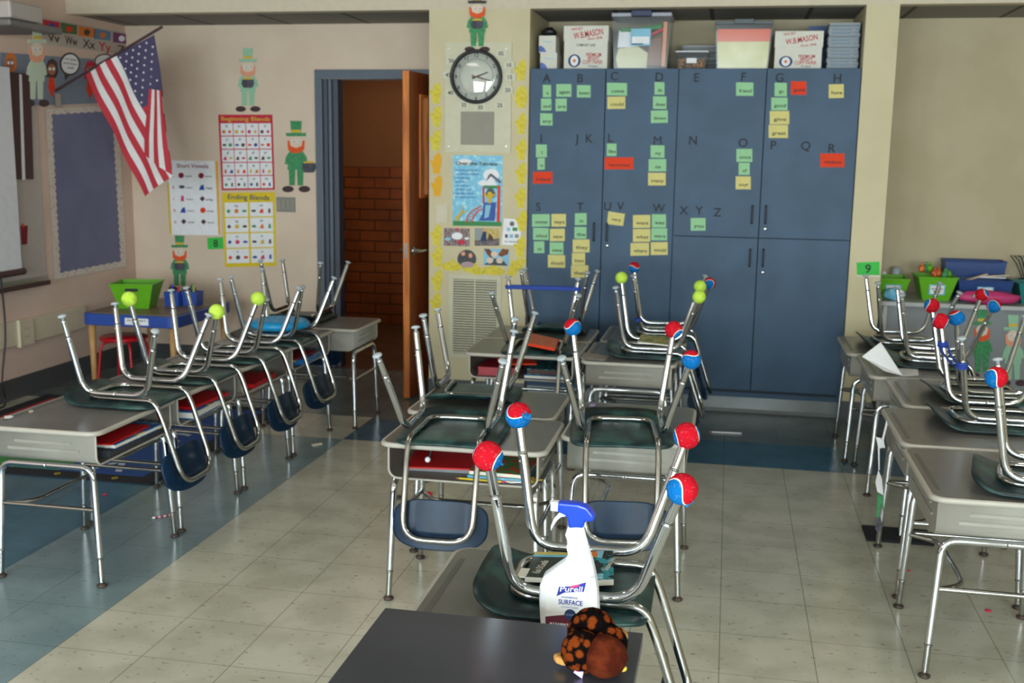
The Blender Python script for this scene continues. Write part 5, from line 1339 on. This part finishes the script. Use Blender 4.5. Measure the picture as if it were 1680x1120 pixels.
# ------------------------------------------------------------------ on the floor
def drop(name, label, cat, px, py, build, rz=0):
    p = onZ(px, py, 0); b = MB(); build(b); o = b.build(name); o.matrix_world = TR(p.x, p.y, 0.0003, rz); return tag(o, label, cat)
drop('pencil', 'white pencil lying on the floor before the blue cabinets', 'pencil', 1193, 711, lambda b: (b.tube([(-.09, 0, .005), (.085, 0, .005)], .005, M_paperw, 8), b.tube([(-.09, 0, .005), (-.11, 0, .005)], .005, M_wood, 8, r2=.001)), .05)
drop('pencil', 'short red-striped pencil on the floor beside the left row', 'pencil', 268, 848, lambda b: ([b.tube([(.012 * i, 0, .004), (.012 * i + .012, 0, .004)], .004, M_redp if i % 2 else M_paperw, 8) for i in range(-4, 4)]), .75)
for x, y, lb in ((172, 812, 'red dot of paper on the blue floor by the left row'), (1488, 937, 'red dot of paper between the right-row desk legs'), (1621, 1003, 'red dot of paper beside the rightmost desk leg')):
    drop('paper_dot', lb, 'paper', x, y, lambda b: b.ball((0, 0, .004), (.012, .009, .004), M_redp, 12, 6, .3))
drop('eraser', 'small pale eraser on the floor past the left row', 'eraser', 520, 730, lambda b: b.box(-.03, .03, -.008, .008, 0, .01, M_cream), .9)
drop('candy_wrapper', 'crumpled red wrapper on the floor under the middle open desk', 'wrapper', 700, 813, lambda b: b.ball((0, 0, .01), (.03, .02, .01), M_redp, 12, 8, .6))
drop('dark_leaf', 'crumpled brown scrap on the floor beside the middle desk leg', 'scrap', 652, 818, lambda b: b.ball((0, 0, .008), (.035, .018, .008), M_foot, 12, 8, .6))
drop('floor_mat', 'dark flat mat on the floor behind the second right-row desk', 'mat', 1472, 880, lambda b: b.box(-.14, .14, -.09, .09, 0, .012, M_rugk))

# rug
rx0, rx1, ry0, ry1 = -4.42, -2.73, 4.70, 6.35
e = thing('classroom_rug', 'colourful black-bordered rug under and behind the left row', 'rug', TR((rx0 + rx1) / 2, (ry0 + ry1) / 2, 0.0003))
hx, hy = (rx1 - rx0) / 2, (ry1 - ry0) / 2
b = MB(); b.box(-hx, hx, -hy, hy, 0, .006, M_rugk); b.build('rug_border', e)
b = MB(); z = .0062; w = .10
b.box(-hx + w, hx - w, -hy + w, hy - w, .006, .0072, M_rugb); b.box(-hx + w, -hx + w + .34, -hy + w, hy - w, .0072, .0078, M_rugr); b.box(-hx + .46, -hx + .86, -hy + w, -hy + w + .5, .0072, .0078, M_rugy)
b.box(-hx + .46, -hx + 1.12, -hy + w, -hy + w + .16, .0078, .0084, M_rugg)
for x, y, t in ((.5, -.58, 'A'), (.3, -.3, 'B'), (.5, 0, 'C'), (.1, .3, 'D')): b.text(t, x, y, .2, M_rugw, .0080)
for x, y in ((-.2, -.77), (.3, -.77), (.62, -.77), (.78, -.3)): b.text('e', x, y, .05, M_rugy, .0066)
b.build('rug_pattern', e)

# ------------------------------------------------------------------ play table, stool, basket, caddy
tp = [onZ(x, y, .55) for x, y in ((152, 512), (285, 522), (347, 492), (170, 488))]
cx_, cy_ = -3.87, 6.88
e = thing('play_table', 'small play table with a blue rim and maple legs in the corner', 'table', TR(cx_, cy_, 0, .0))
hx, hy = .345, .42
b = MB(); b.prism(rounded(-hx, hx, -hy, hy, .06, 5), .47, .548, M_binblue); b.build('blue_rim', e, bevel=.006)
b = MB(); b.prism(rounded(-hx + .03, hx - .03, -hy + .03, hy - .03, .04, 5), .548, .552, M_woodtop); b.build('table_top', e)
for sx in (-1, 1):
    for sy in (-1, 1): b = MB(); b.lathe([(.017, 0), (.024, .47)], M_wood, 14, Matrix.Translation((sx * (hx - .05), sy * (hy - .05), 0))); b.build('leg', e)
b = MB(); b.box(-.02, .15, -hy - .0015, -hy, .485, .53, M_paperw); b.text('ALPHABET', .065, .515, .011, M_ink, .0, .14, frameM((0, -hy - .002, 0), (1, 0, 0), (0, 0, 1))); b.text('center', .065, .497, .009, M_ink, .0, .07, frameM((0, -hy - .002, 0), (1, 0, 0), (0, 0, 1))); b.build('name_label', e)
e = thing('round_stool', 'round red metal stool pushed under the play table', 'stool', TR(-4.0, 6.62, 0))
b = MB(); b.lathe([(.0001, .355), (.15, .355), (.158, .362), (.158, .372), (.15, .38), (.0001, .38)], M_redstool, 32); b.build('seat', e)
for k in range(4):
    a = PI / 4 + k * PI / 2; d = Vector((math.cos(a), math.sin(a), 0)); b = MB(); b.tube(fillet([d * .04 + Vector((0, 0, .345)), d * .15 + Vector((0, 0, .345)), d * .19], .05), .0095, M_redstool, 10); b.build('leg', e)
def tub(name, label, cx, cy, z, w0, d0, w1, d1, h, m, rz=0, lab=None, group=None, notch=True, cat='basket'):
    e = thing(name, label, cat, TR(cx, cy, z, rz), group)
    b = MB(); t = .004
    def R_(w, d, zz): return [(-w / 2, -d / 2, zz), (w / 2, -d / 2, zz), (w / 2, d / 2, zz), (-w / 2, d / 2, zz)]
    vs = R_(w0, d0, 0) + R_(w1, d1, h) + R_(w1 - t * 2, d1 - t * 2, h) + R_(w0 - t * 2, d0 - t * 2, t)
    fs = [(3, 2, 1, 0)]
    for L in range(3):
        for k in range(4): fs.append((L * 4 + k, L * 4 + (k + 1) % 4, L * 4 + 4 + (k + 1) % 4, L * 4 + 4 + k))
    fs.append((12, 13, 14, 15)); b.add(vs, fs, m); b.build('tub', e)
    b = MB(); b.tube([R_(w1, d1, h)[k] for k in range(4)], .005, m, 8, closed=True); b.build('rim', e)
    if notch:
        b = MB(); k_ = .78; dd = -(d0 + (d1 - d0) * k_) / 2 - .0012; b.prism(rounded(-.045, .045, -.011, .011, .01, 3), 0, .0015, M_letter, frameM((0, dd, h * k_), (1, 0, 0), (0, -(d1 - d0) / 2 / h, 1))); b.build('handle_slot', e)
    if lab:
        b = MB(); k_ = .48; dd = -(d0 + (d1 - d0) * k_) / 2 - .002; F = frameM((0, dd, h * k_), (1, 0, 0), (0, -(d1 - d0) / 2 / h, 1))
        b.box(-.05, .05, -.035, .035, 0, .0015, M_skyb, F); b.box(-.042, .042, -.028, .028, .0015, .002, M_paperw, F); b.text(lab, 0, .008, .013, M_ink, .0026, .07, F); b.prism(rounded(-.02, .02, -.02, -.004, .004, 2), .002, .0024, M_hatg, F); b.build('picture_label', e)
    return e
tub('plastic_basket', 'lime green flared basket on the play table', -4.0, 6.82, .5525, .2, .2, .29, .3, .17, M_bingreen, .25)
# caddy with crayons
e = thing('supply_caddy', 'royal blue supply caddy of crayons on the play table', 'caddy', TR(-3.73, 7.0, .5525))
for i, (x, y) in enumerate(((-.06, -.05), (.05, .0))):
    b = MB(); w = .05
    vs = [(x + sx * w, y + sy * w, 0) for sx, sy in ((-1, -1), (1, -1), (1, 1), (-1, 1))] + [(x + sx * w * 1.1, y + sy * w * 1.1, .1) for sx, sy in ((-1, -1), (1, -1), (1, 1), (-1, 1))] + [(x + sx * w * 1.0, y + sy * w * 1.0, .1) for sx, sy in ((-1, -1), (1, -1), (1, 1), (-1, 1))] + [(x + sx * w * .9, y + sy * w * .9, .06) for sx, sy in ((-1, -1), (1, -1), (1, 1), (-1, 1))]
    fs = [(3, 2, 1, 0)] + [(L * 4 + k, L * 4 + (k + 1) % 4, L * 4 + 4 + (k + 1) % 4, L * 4 + 4 + k) for L in range(3) for k in range(4)] + [(12, 13, 14, 15)]
    b.add(vs, fs, M_binblue); b.build('cup', e)
rr = random.Random(5); cn = ['orange', 'black', 'red', 'green', 'brown', 'yellow', 'blue', 'gray']; cmx = [M_orange, M_black, M_redp, M_hatg, M_brownd, M_gold, M_trig, M_pot]
for i in range(8):
    cxy = ((-.06, -.05), (.05, .0))[i % 2]; b = MB(); d = Vector((rr.uniform(-.35, .35), rr.uniform(-.2, .2), 1)).normalized(); o_ = Vector((cxy[0] + rr.uniform(-.025, .025), cxy[1] + rr.uniform(-.025, .025), .062))
    b.tube([(0, 0, 0), d * .08], .005, cmx[i], 8); b.tube([d * .08, d * .092], .005, cmx[i], 8, r2=.001); o = b.build('crayon'); o.location = Vector((-3.73, 7.0, .5525)) + o_; tag(o, '%s crayon standing in the blue supply caddy' % cn[i], 'crayon', 'crayons in the caddy')

# ------------------------------------------------------------------ white shelf unit on the right with tubs
e = thing('shelf_unit', 'light gray low shelf unit along the right wall recess', 'shelf', TR(2.1, 7.44, 0))
b = MB(); b.box(-1.15, 1.75, -.25, .295, .715, .742, M_shelf); b.build('shelf_top', e, bevel=.003)
b = MB(); b.box(-1.1, -1.075, -.22, .29, 0, .715, M_shelf); b.box(.3, .325, -.22, .29, 0, .715, M_shelf); b.box(1.7, 1.725, -.22, .29, 0, .715, M_shelf); b.build('side_panels', e)
b = MB(); b.box(-1.075, 1.7, -.2, -.185, .03, .715, M_shelfin); b.build('front_panel', e)
leprechaun('Y', 7.236, 1611, 508, 622, 'green-coated paper leprechaun on the gray shelf front', 'g', wide=.9, hold='none')
leprechaun('Y', 7.236, 1662, 516, 634, 'pale striped paper leprechaun on the gray shelf front', 'p', wide=.9, hold='none')
zs_ = .7425
def atS(px, Y=7.4): return onY(px, 480, Y).x
tub('storage_tub', 'lime green tub with a spray can behind, leftmost on the shelf', atS(1462), 7.45, zs_, .13, .2, .2, .28, .13, M_bingreen, 0, 'glue', 'labelled tubs on the shelf', False, 'tub')
tub('storage_tub', 'lime green tub of orange and green toys on the shelf', atS(1533), 7.43, zs_, .16, .18, .24, .26, .15, M_bingreen, 0, 'animals', 'labelled tubs on the shelf', False, 'tub')
tub('storage_tub', 'royal blue tub of paper strips on the shelf', atS(1611), 7.42, zs_, .28, .18, .33, .23, .14, M_navy, 0, 'sentences', 'labelled tubs on the shelf', False, 'tub')
tub('storage_tub', 'deep navy tub behind the royal blue tub on the shelf', atS(1606), 7.635, zs_, .34, .12, .38, .16, .24, M_navy, 0, None, 'labelled tubs on the shelf', False, 'tub')
tub('storage_tub', 'teal edged tub at the right edge of the shelf', atS(1700), 7.42, zs_, .2, .18, .26, .24, .13, mat('teal_plastic', '1c7c78', .4), 0, 'math', 'labelled tubs on the shelf', False, 'tub')
b = MB(); b.lathe([(.03, 0), (.03, .11), (.022, .13), (.012, .15), (.0001, .15)], M_bottle, 18); o = b.build('spray_can'); o.location = (atS(1456), 7.63, zs_); tag(o, 'white round bottle behind the leftmost green tub', 'bottle')
b = MB(); b.lathe([(.032, 0), (.032, .16), (.02, .18), (.0001, .18)], mat('pale_blue_gray_plastic', 'a8b4bc', .4), 18); o = b.build('spray_can'); o.location = (atS(1478), 7.66, zs_); tag(o, 'pale gray bottle behind the leftmost green tub, beside the white one', 'bottle')
b = MB(); b.ball((0, 0, .04), (.07, .03, .04), M_skyb, 16, 10, .25); b.ball((.03, -.005, .045), (.035, .03, .03), M_paperw, 12, 8, .2); o = b.build('wipes_pack'); o.location = (atS(1462), 7.26, zs_); tag(o, 'light blue wipes pack in front of the leftmost green tub', 'pack')
rr = random.Random(9)
for i in range(7):
    b = MB(); m = [M_orange, M_hatg, M_bingreen, M_brick][i % 4]; b.ball((0, 0, 0), (.024, .021, .022), m, 14, 10, .5); b.tube([(0, 0, .005), (.008, 0, .035), (.022, 0, .038)], .008, m, 8, r2=.004)
    o = b.build('toy_dinosaur'); o.location = (atS(1533) - .085 + .028 * i, 7.43 + rr.uniform(-.05, .05), zs_ + .165 + (.03 if i < 3 else .0)); o.rotation_euler = (0, rr.uniform(-.5, .5), rr.uniform(0, 6)); tag(o, '%s toy animal heaped in the green tub on the shelf' % ['orange', 'dark green', 'lime green', 'brick red'][i % 4], 'toy', 'toy animals in the tub')
for i in range(3):
    b = MB(); b.box(-.09, .09, -.02, .02, 0, .006, [M_skin, M_paperw, M_cream][i]); o = b.build('paper_strip'); o.matrix_world = TR(atS(1611) + (-.06, .05, .07)[i], 7.41 + i * .02, zs_ + .142 + i * .008) @ Matrix.Rotation((-.35, 0, -.08)[i], 4, 'Y'); tag(o, '%s paper strip poking out of the royal blue tub' % ('tilted pinkish', 'flat white', 'cream')[i], 'paper')
b = MB(); b.ball((0, 0, .045), (.19, .048, .042), M_pinkp, 26, 14, .25); b.box(-.1, -.05, -.055, -.052, .05, .065, M_green); o = b.build('pencil_pouch'); o.location = (atS(1612), 7.238, zs_); tag(o, 'crumpled pink vinyl pouch in front of the royal blue tub', 'pouch')
b = MB()
for i in range(9): b.tube([(.0 + i * .012, 0, .12), (-.05 + i * .015, .01, .23 + .02 * (i % 3)), (-.09 + i * .02, 0, .28)], .004, M_letter, 6)
b.lathe([(.04, 0), (.06, .13)], M_letter, 14, Matrix.Translation((.03, 0, 0))); o = b.build('wire_basket'); o.location = (atS(1688) + .02, 7.645, zs_); tag(o, 'dark pot of wires behind the teal edged tub', 'pot')
s = Sheet('Y', 7.1)

# ------------------------------------------------------------------ boxes on top of the blue cabinets
ZC_ = ZT + .0005
def boxat(x0, y0, x1, y1, Y, dep, M_, name, label, cat, group=None, lid=None, z=ZC_):
    a, c = onY(x0, y1, Y), onY(x1, y0, Y); w = c.x - a.x; h = c.z - onY((x0 + x1) / 2, y1, Y).z
    e = thing(name, label, cat, TR((a.x + c.x) / 2, Y, z), group); return e, w, h
def mason(x0, y0, x1, y1, Y, label, big):
    e, w, h = boxat(x0, y0, x1, y1, Y, .3, None, 'copy_paper_carton', label, 'carton', 'copy paper cartons')
    F = frameM((0, 0, 0), (1, 0, 0), (0, 0, 1)); hl = h * (.66 if big else .58)
    b = MB(); b.box(-w / 2 + .004, w / 2 - .004, 0, .3, 0, hl + .02, M_cardb)
    k = h / 72
    def T_(s, x, y, hh, ww, m, rot=0): b.text(s, (x - .5) * (w), y * h, hh * k, m, .0008, ww * w, F, 0, rot)
    T_('PREMIUM', .68, .34, 6, .34, M_logo); T_('BRIGHT', .68, .26, 6, .26, M_logo); T_('COPY PAPER', .66, .17, 6, .45, M_logo); T_('10 reams', .67, .08, 3.5, .2, M_navyink)
    if big: T_('COMFORT LINE', .5, .56, 4, .42, M_letter)
    b.prism([((.25 - .5) * w + w * .14 * math.cos(t * PI / 10), .2 * h + h * .15 * math.sin(t * PI / 10)) for t in range(20)], 0, .0008, M_navyink, F); b.prism([((.25 - .5) * w + w * .09 * math.cos(t * PI / 10), .2 * h + h * .12 * math.sin(t * PI / 10)) for t in range(20)], .0008, .0014, M_paperw, F); b.prism([((.25 - .5) * w + w * .035 * math.cos(t * PI / 10), .2 * h + h * .04 * math.sin(t * PI / 10)) for t in range(20)], .0014, .002, M_orange, F)
    b.build('carton_body', e, weld=False)
    b = MB(); b.box(-w / 2, w / 2, -.004, .304, hl, h, M_cardb); F = frameM((0, -.0045, 0), (1, 0, 0), (0, 0, 1))
    T_('W.B.MASON', .55, (hl / h + 1) / 2 - .01, 10.5, .66, M_logo, .16); T_('WHO BUT', .3, 1 - .07, 4.5, .26, M_logo, .1); T_('Since 1898', .7, hl / h + .055, 4, .32, M_logo, .08)
    b.build('carton_lid', e, weld=False)
mason(924, 36, 999, 108, 7.12, 'white copy paper carton with red lettering, left on the cabinets', True)
mason(1269, 46, 1352, 109, 7.12, 'white copy paper carton with red lettering, right on the cabinets', False)
for i, (x0, y0, x1, y1, lb) in enumerate(((886, 83, 914, 109, 'small white box, lower of two left of the big carton'), (884, 55, 912, 81, 'small white box, upper of two left of the big carton'))):
    e, w, h = boxat(x0, y0, x1, y1, 7.12, .2, None, 'small_carton', lb, 'carton', 'small cartons', z=ZC_ + i * .1062)
    h = .105
    b = MB(); b.box(-w / 2, w / 2, 0, .2, 0, h, M_cardb); F = frameM((0, 0, 0), (1, 0, 0), (0, 0, 1)); b.prism([(-w / 2, 0.004), (-w / 2 + .05, .004), (-w / 2 + .035, .03), (-w / 2 + .01, .045), (-w / 2, .04)], 0, .0008, M_binblue, F); b.text('wipes', 0, .07, .012, M_lightbl, .001, .06, F); b.build('box_body', e, bevel=.002)
    b = MB(); b.box(-w / 2 + .004, w / 2 - .004, .0, .2, h, h + .0008, M_paperw); b.build('top_flap', e)
b = MB(); b.ball((0, 0, .03), (.05, .04, .03), M_black, 14, 8, .5); o = b.build('black_bag'); o.location = (onY(900, 50, 7.2).x, 7.22, ZC_ + .2133); tag(o, 'crumpled black bag on the small white boxes', 'bag')
def clearbin(x0, y0, x1, y1, Y, label, fill, lidm, clip=None):
    e, w, h = boxat(x0, y0, x1, y1, Y, .35, None, 'clear_storage_bin', label, 'storage bin', 'clear storage bins')
    d = .33; t = .88
    b = MB()
    def R_(s, zz, g=0): return [(-w / 2 * s + g, d / 2 - d / 2 * s + g, zz), (w / 2 * s - g, d / 2 - d / 2 * s + g, zz), (w / 2 * s - g, d / 2 + d / 2 * s - g, zz), (-w / 2 * s + g, d / 2 + d / 2 * s - g, zz)]
    vs = R_(t, 0) + R_(.98, h * .93); b.add(vs, [(3, 2, 1, 0)] + [(k, (k + 1) % 4, 4 + (k + 1) % 4, 4 + k) for k in range(4)], M_clear); b.build('bin_shell', e)
    b = MB(); b.box(-w / 2, w / 2, -.005, d + .005, h * .93, h, lidm); b.build('bin_lid', e, bevel=.006)
    if clip: b = MB(); b.box(-w * .17, w * .17, -.018, .04, h * .93, h * 1.04, clip); b.build('lid_clip', e, bevel=.004)
    fill(e, w, h, d, R_, t)
    return e
def fill_a(e, w, h, d, R_, t):
    def craft(nm, pts, y, m, th=.05):
        b = MB(); b.prism([(x * w, z * h) for x, z in pts], -y - th, -y, m, frameM((0, 0, 0), (1, 0, 0), (0, 0, 1))); b.build(nm, e, bevel=.004)
    craft('paper_roll', [(-.38, .03), (.1, .03), (.12, .3), (-.05, .42), (-.38, .38), (-.42, .2)], .03, M_beige_int, .2); craft('paper_roll', [(-.4, .4), (-.08, .4), (-.08, .66), (-.38, .7)], .04, M_paperw, .16)
    craft('green_paper', [(-.36, .66), (.34, .72), (.34, .82), (-.1, .74), (-.36, .76)], .04, M_grass, .15); craft('pink_ribbon', [(.12, .58), (.42, .72), (.42, .78), (.12, .64)], .035, M_redp, .04); craft('brown_bag', [(.12, .08), (.34, .08), (.34, .6), (.12, .56)], .05, mat('brown_kraft', '8c6450', .8), .15)
    craft('skin_paper', [(.34, .06), (.41, .06), (.43, .85), (.36, .85)], .03, M_beardp, .12)
    b = MB(); F = frameM((0, .006, 0), (1, 0, 0), (0, 0, 1)); b.box(-.17 * w, .16 * w, .42 * h, .72 * h, 0, .003, M_lightbl, F); b.box(-.15 * w, .14 * w, .45 * h, .58 * h, .003, .0034, M_paperw, F); b.box(-.15 * w, .04 * w, .44 * h, .46 * h, .0034, .0038, M_navyink, F); b.build('picture_label', e)
clearbin(1001, 15, 1103, 109, 7.12, 'tall clear bin of craft papers with a navy lid clip', fill_a, mat('smoky_clear_lid', 'a8a8b4', .3), mat('navy_clip', '14204c', .4))
def fill_b(e, w, h, d, R_, t):
    b = MB(); vs = R_(t * .97, .004, .004) + R_(.93, h * .58, .006); b.add(vs, [(3, 2, 1, 0), (4, 5, 6, 7)] + [(k, (k + 1) % 4, 4 + (k + 1) % 4, 4 + k) for k in range(4)], mat('pale_yellow_paper', 'cfc474', .7, h2='ddd490', scale=6)); b.build('yellow_papers', e)
    b = MB(); vs = R_(.93, h * .582, .006) + R_(.95, h * .84, .008); b.add(vs, [(3, 2, 1, 0), (4, 5, 6, 7)] + [(k, (k + 1) % 4, 4 + (k + 1) % 4, 4 + k) for k in range(4)], M_orangep); b.build('orange_papers', e)
clearbin(1170, 29, 1270, 109, 7.12, 'clear bin of orange and yellow papers with a gray lid', fill_b, mat('gray_lid', '5c6468', .4), mat('gray_lid_clip', '4c5458', .4))
def fill_c(e, w, h, d, R_, t):
    b = MB(); vs = R_(t * .95, .004, .004) + R_(.9, h * .6, .006); b.add(vs, [(3, 2, 1, 0), (4, 5, 6, 7)] + [(k, (k + 1) % 4, 4 + (k + 1) % 4, 4 + k) for k in range(4)], mat('mixed_pieces', '5a5040', .7, h2='c08050', scale=90, lo=.5, hi=.58)); b.build('small_pieces', e)
    b = MB(); b.box(-.15 * w, .15 * w, .35 * h, .62 * h, 0, .002, M_paperw, frameM((0, .004, 0), (1, 0, 0), (0, 0, 1))); b.build('blank_label', e)
clearbin(1107, 78, 1163, 109, 7.14, 'small clear bin with a white lid between the big bins', fill_c, M_bottle)
b = MB()
# gray trays behind the small bin
a = onY(1126, 108, 7.42); c = onY(1172, 108, 7.42)
for i in range(7):
    b = MB(); w = .25; b.box(-w / 2, w / 2, 0, .2, 0, .024, M_shelfin); b.box(-w / 2 + .01, w / 2 - .01, -.001, .0, .018, .022, M_shelf); o = b.build('paper_tray'); o.location = ((a.x + c.x) / 2, 7.49, ZC_ + i * .0265); tag(o, 'thin gray tray stacked behind the small clear bin', 'tray', 'gray trays in a stack')
a = onY(1357, 109, 7.12); c = onY(1413, 109, 7.12); n = 13; hb = (onY(1385, 37, 7.12).z - ZC_) / n
w = min((c.x - a.x), cr0 - .012 - a.x)
for i in range(n):
    b = MB(); j = .003 * math.sin(i * 2.3); b.box(-w / 2, w / 2, 0, .25, 0, .002, M_bookb if i % 3 else M_navyink); b.box(-w / 2 + .002, w / 2 - .002, .002, .248, .002, hb - .004, mat('gray_page_block', '8c979e', .7)); b.box(-w / 2, w / 2, 0, .25, hb - .004, hb - .0015, M_shelf)
    o = b.build('workbook'); o.location = (a.x + w / 2 + j - .004, 7.12, ZC_ + i * hb); tag(o, 'thin gray workbook in the tall stack by the right column', 'book', 'stacked workbooks on the cabinet')
b = MB(); b.box(-.06, .06, 0, .03, 0, .2975, M_navy); o = b.build('blue_binder'); o.location = (onY(1343, 43, 7.46).x, 7.46, ZC_); tag(o, 'navy binder standing behind the right copy paper carton', 'binder')

# torn felt hanging from the foreground balls
fc = [o for o in bpy.data.objects if o.name == 'school_chair'][0]
for pos, rot in (((-.175, .165, .385), .4), ((-.175, -.185, .37), 1.2), ((.235, -.20, .31), 2.2), ((.225, .225, .36), .2)):
    b = MB(); n = 7
    vs = []; rr = random.Random(int(pos[0] * 999 + pos[1] * 77))
    for i in range(n):
        for j in range(n):
            u, v = i / (n - 1) - .5, j / (n - 1) - .5
            k = 1 - 1.2 * abs(u) * abs(v) * 2
            vs.append((u * .036 * k, v * .03 * k, .006 * math.sin(u * 9 + v * 5) + rr.uniform(-.0015, .0015)))
    fs = [(i * n + j, (i + 1) * n + j, (i + 1) * n + j + 1, i * n + j + 1) for i in range(n - 1) for j in range(n - 1)]
    N = len(vs); b.add(vs + [(x, y, z - .0025) for x, y, z in vs], fs + [tuple(q + N for q in reversed(f)) for f in fs], M_felt_b, True)
    o = b.build('torn_felt', fc); o.matrix_local = Matrix.Translation(pos) @ Matrix.Rotation(rot, 4, 'Y') @ Matrix.Rotation(rot * 2, 4, 'Z'); o['label'] = 'blue torn felt flap'
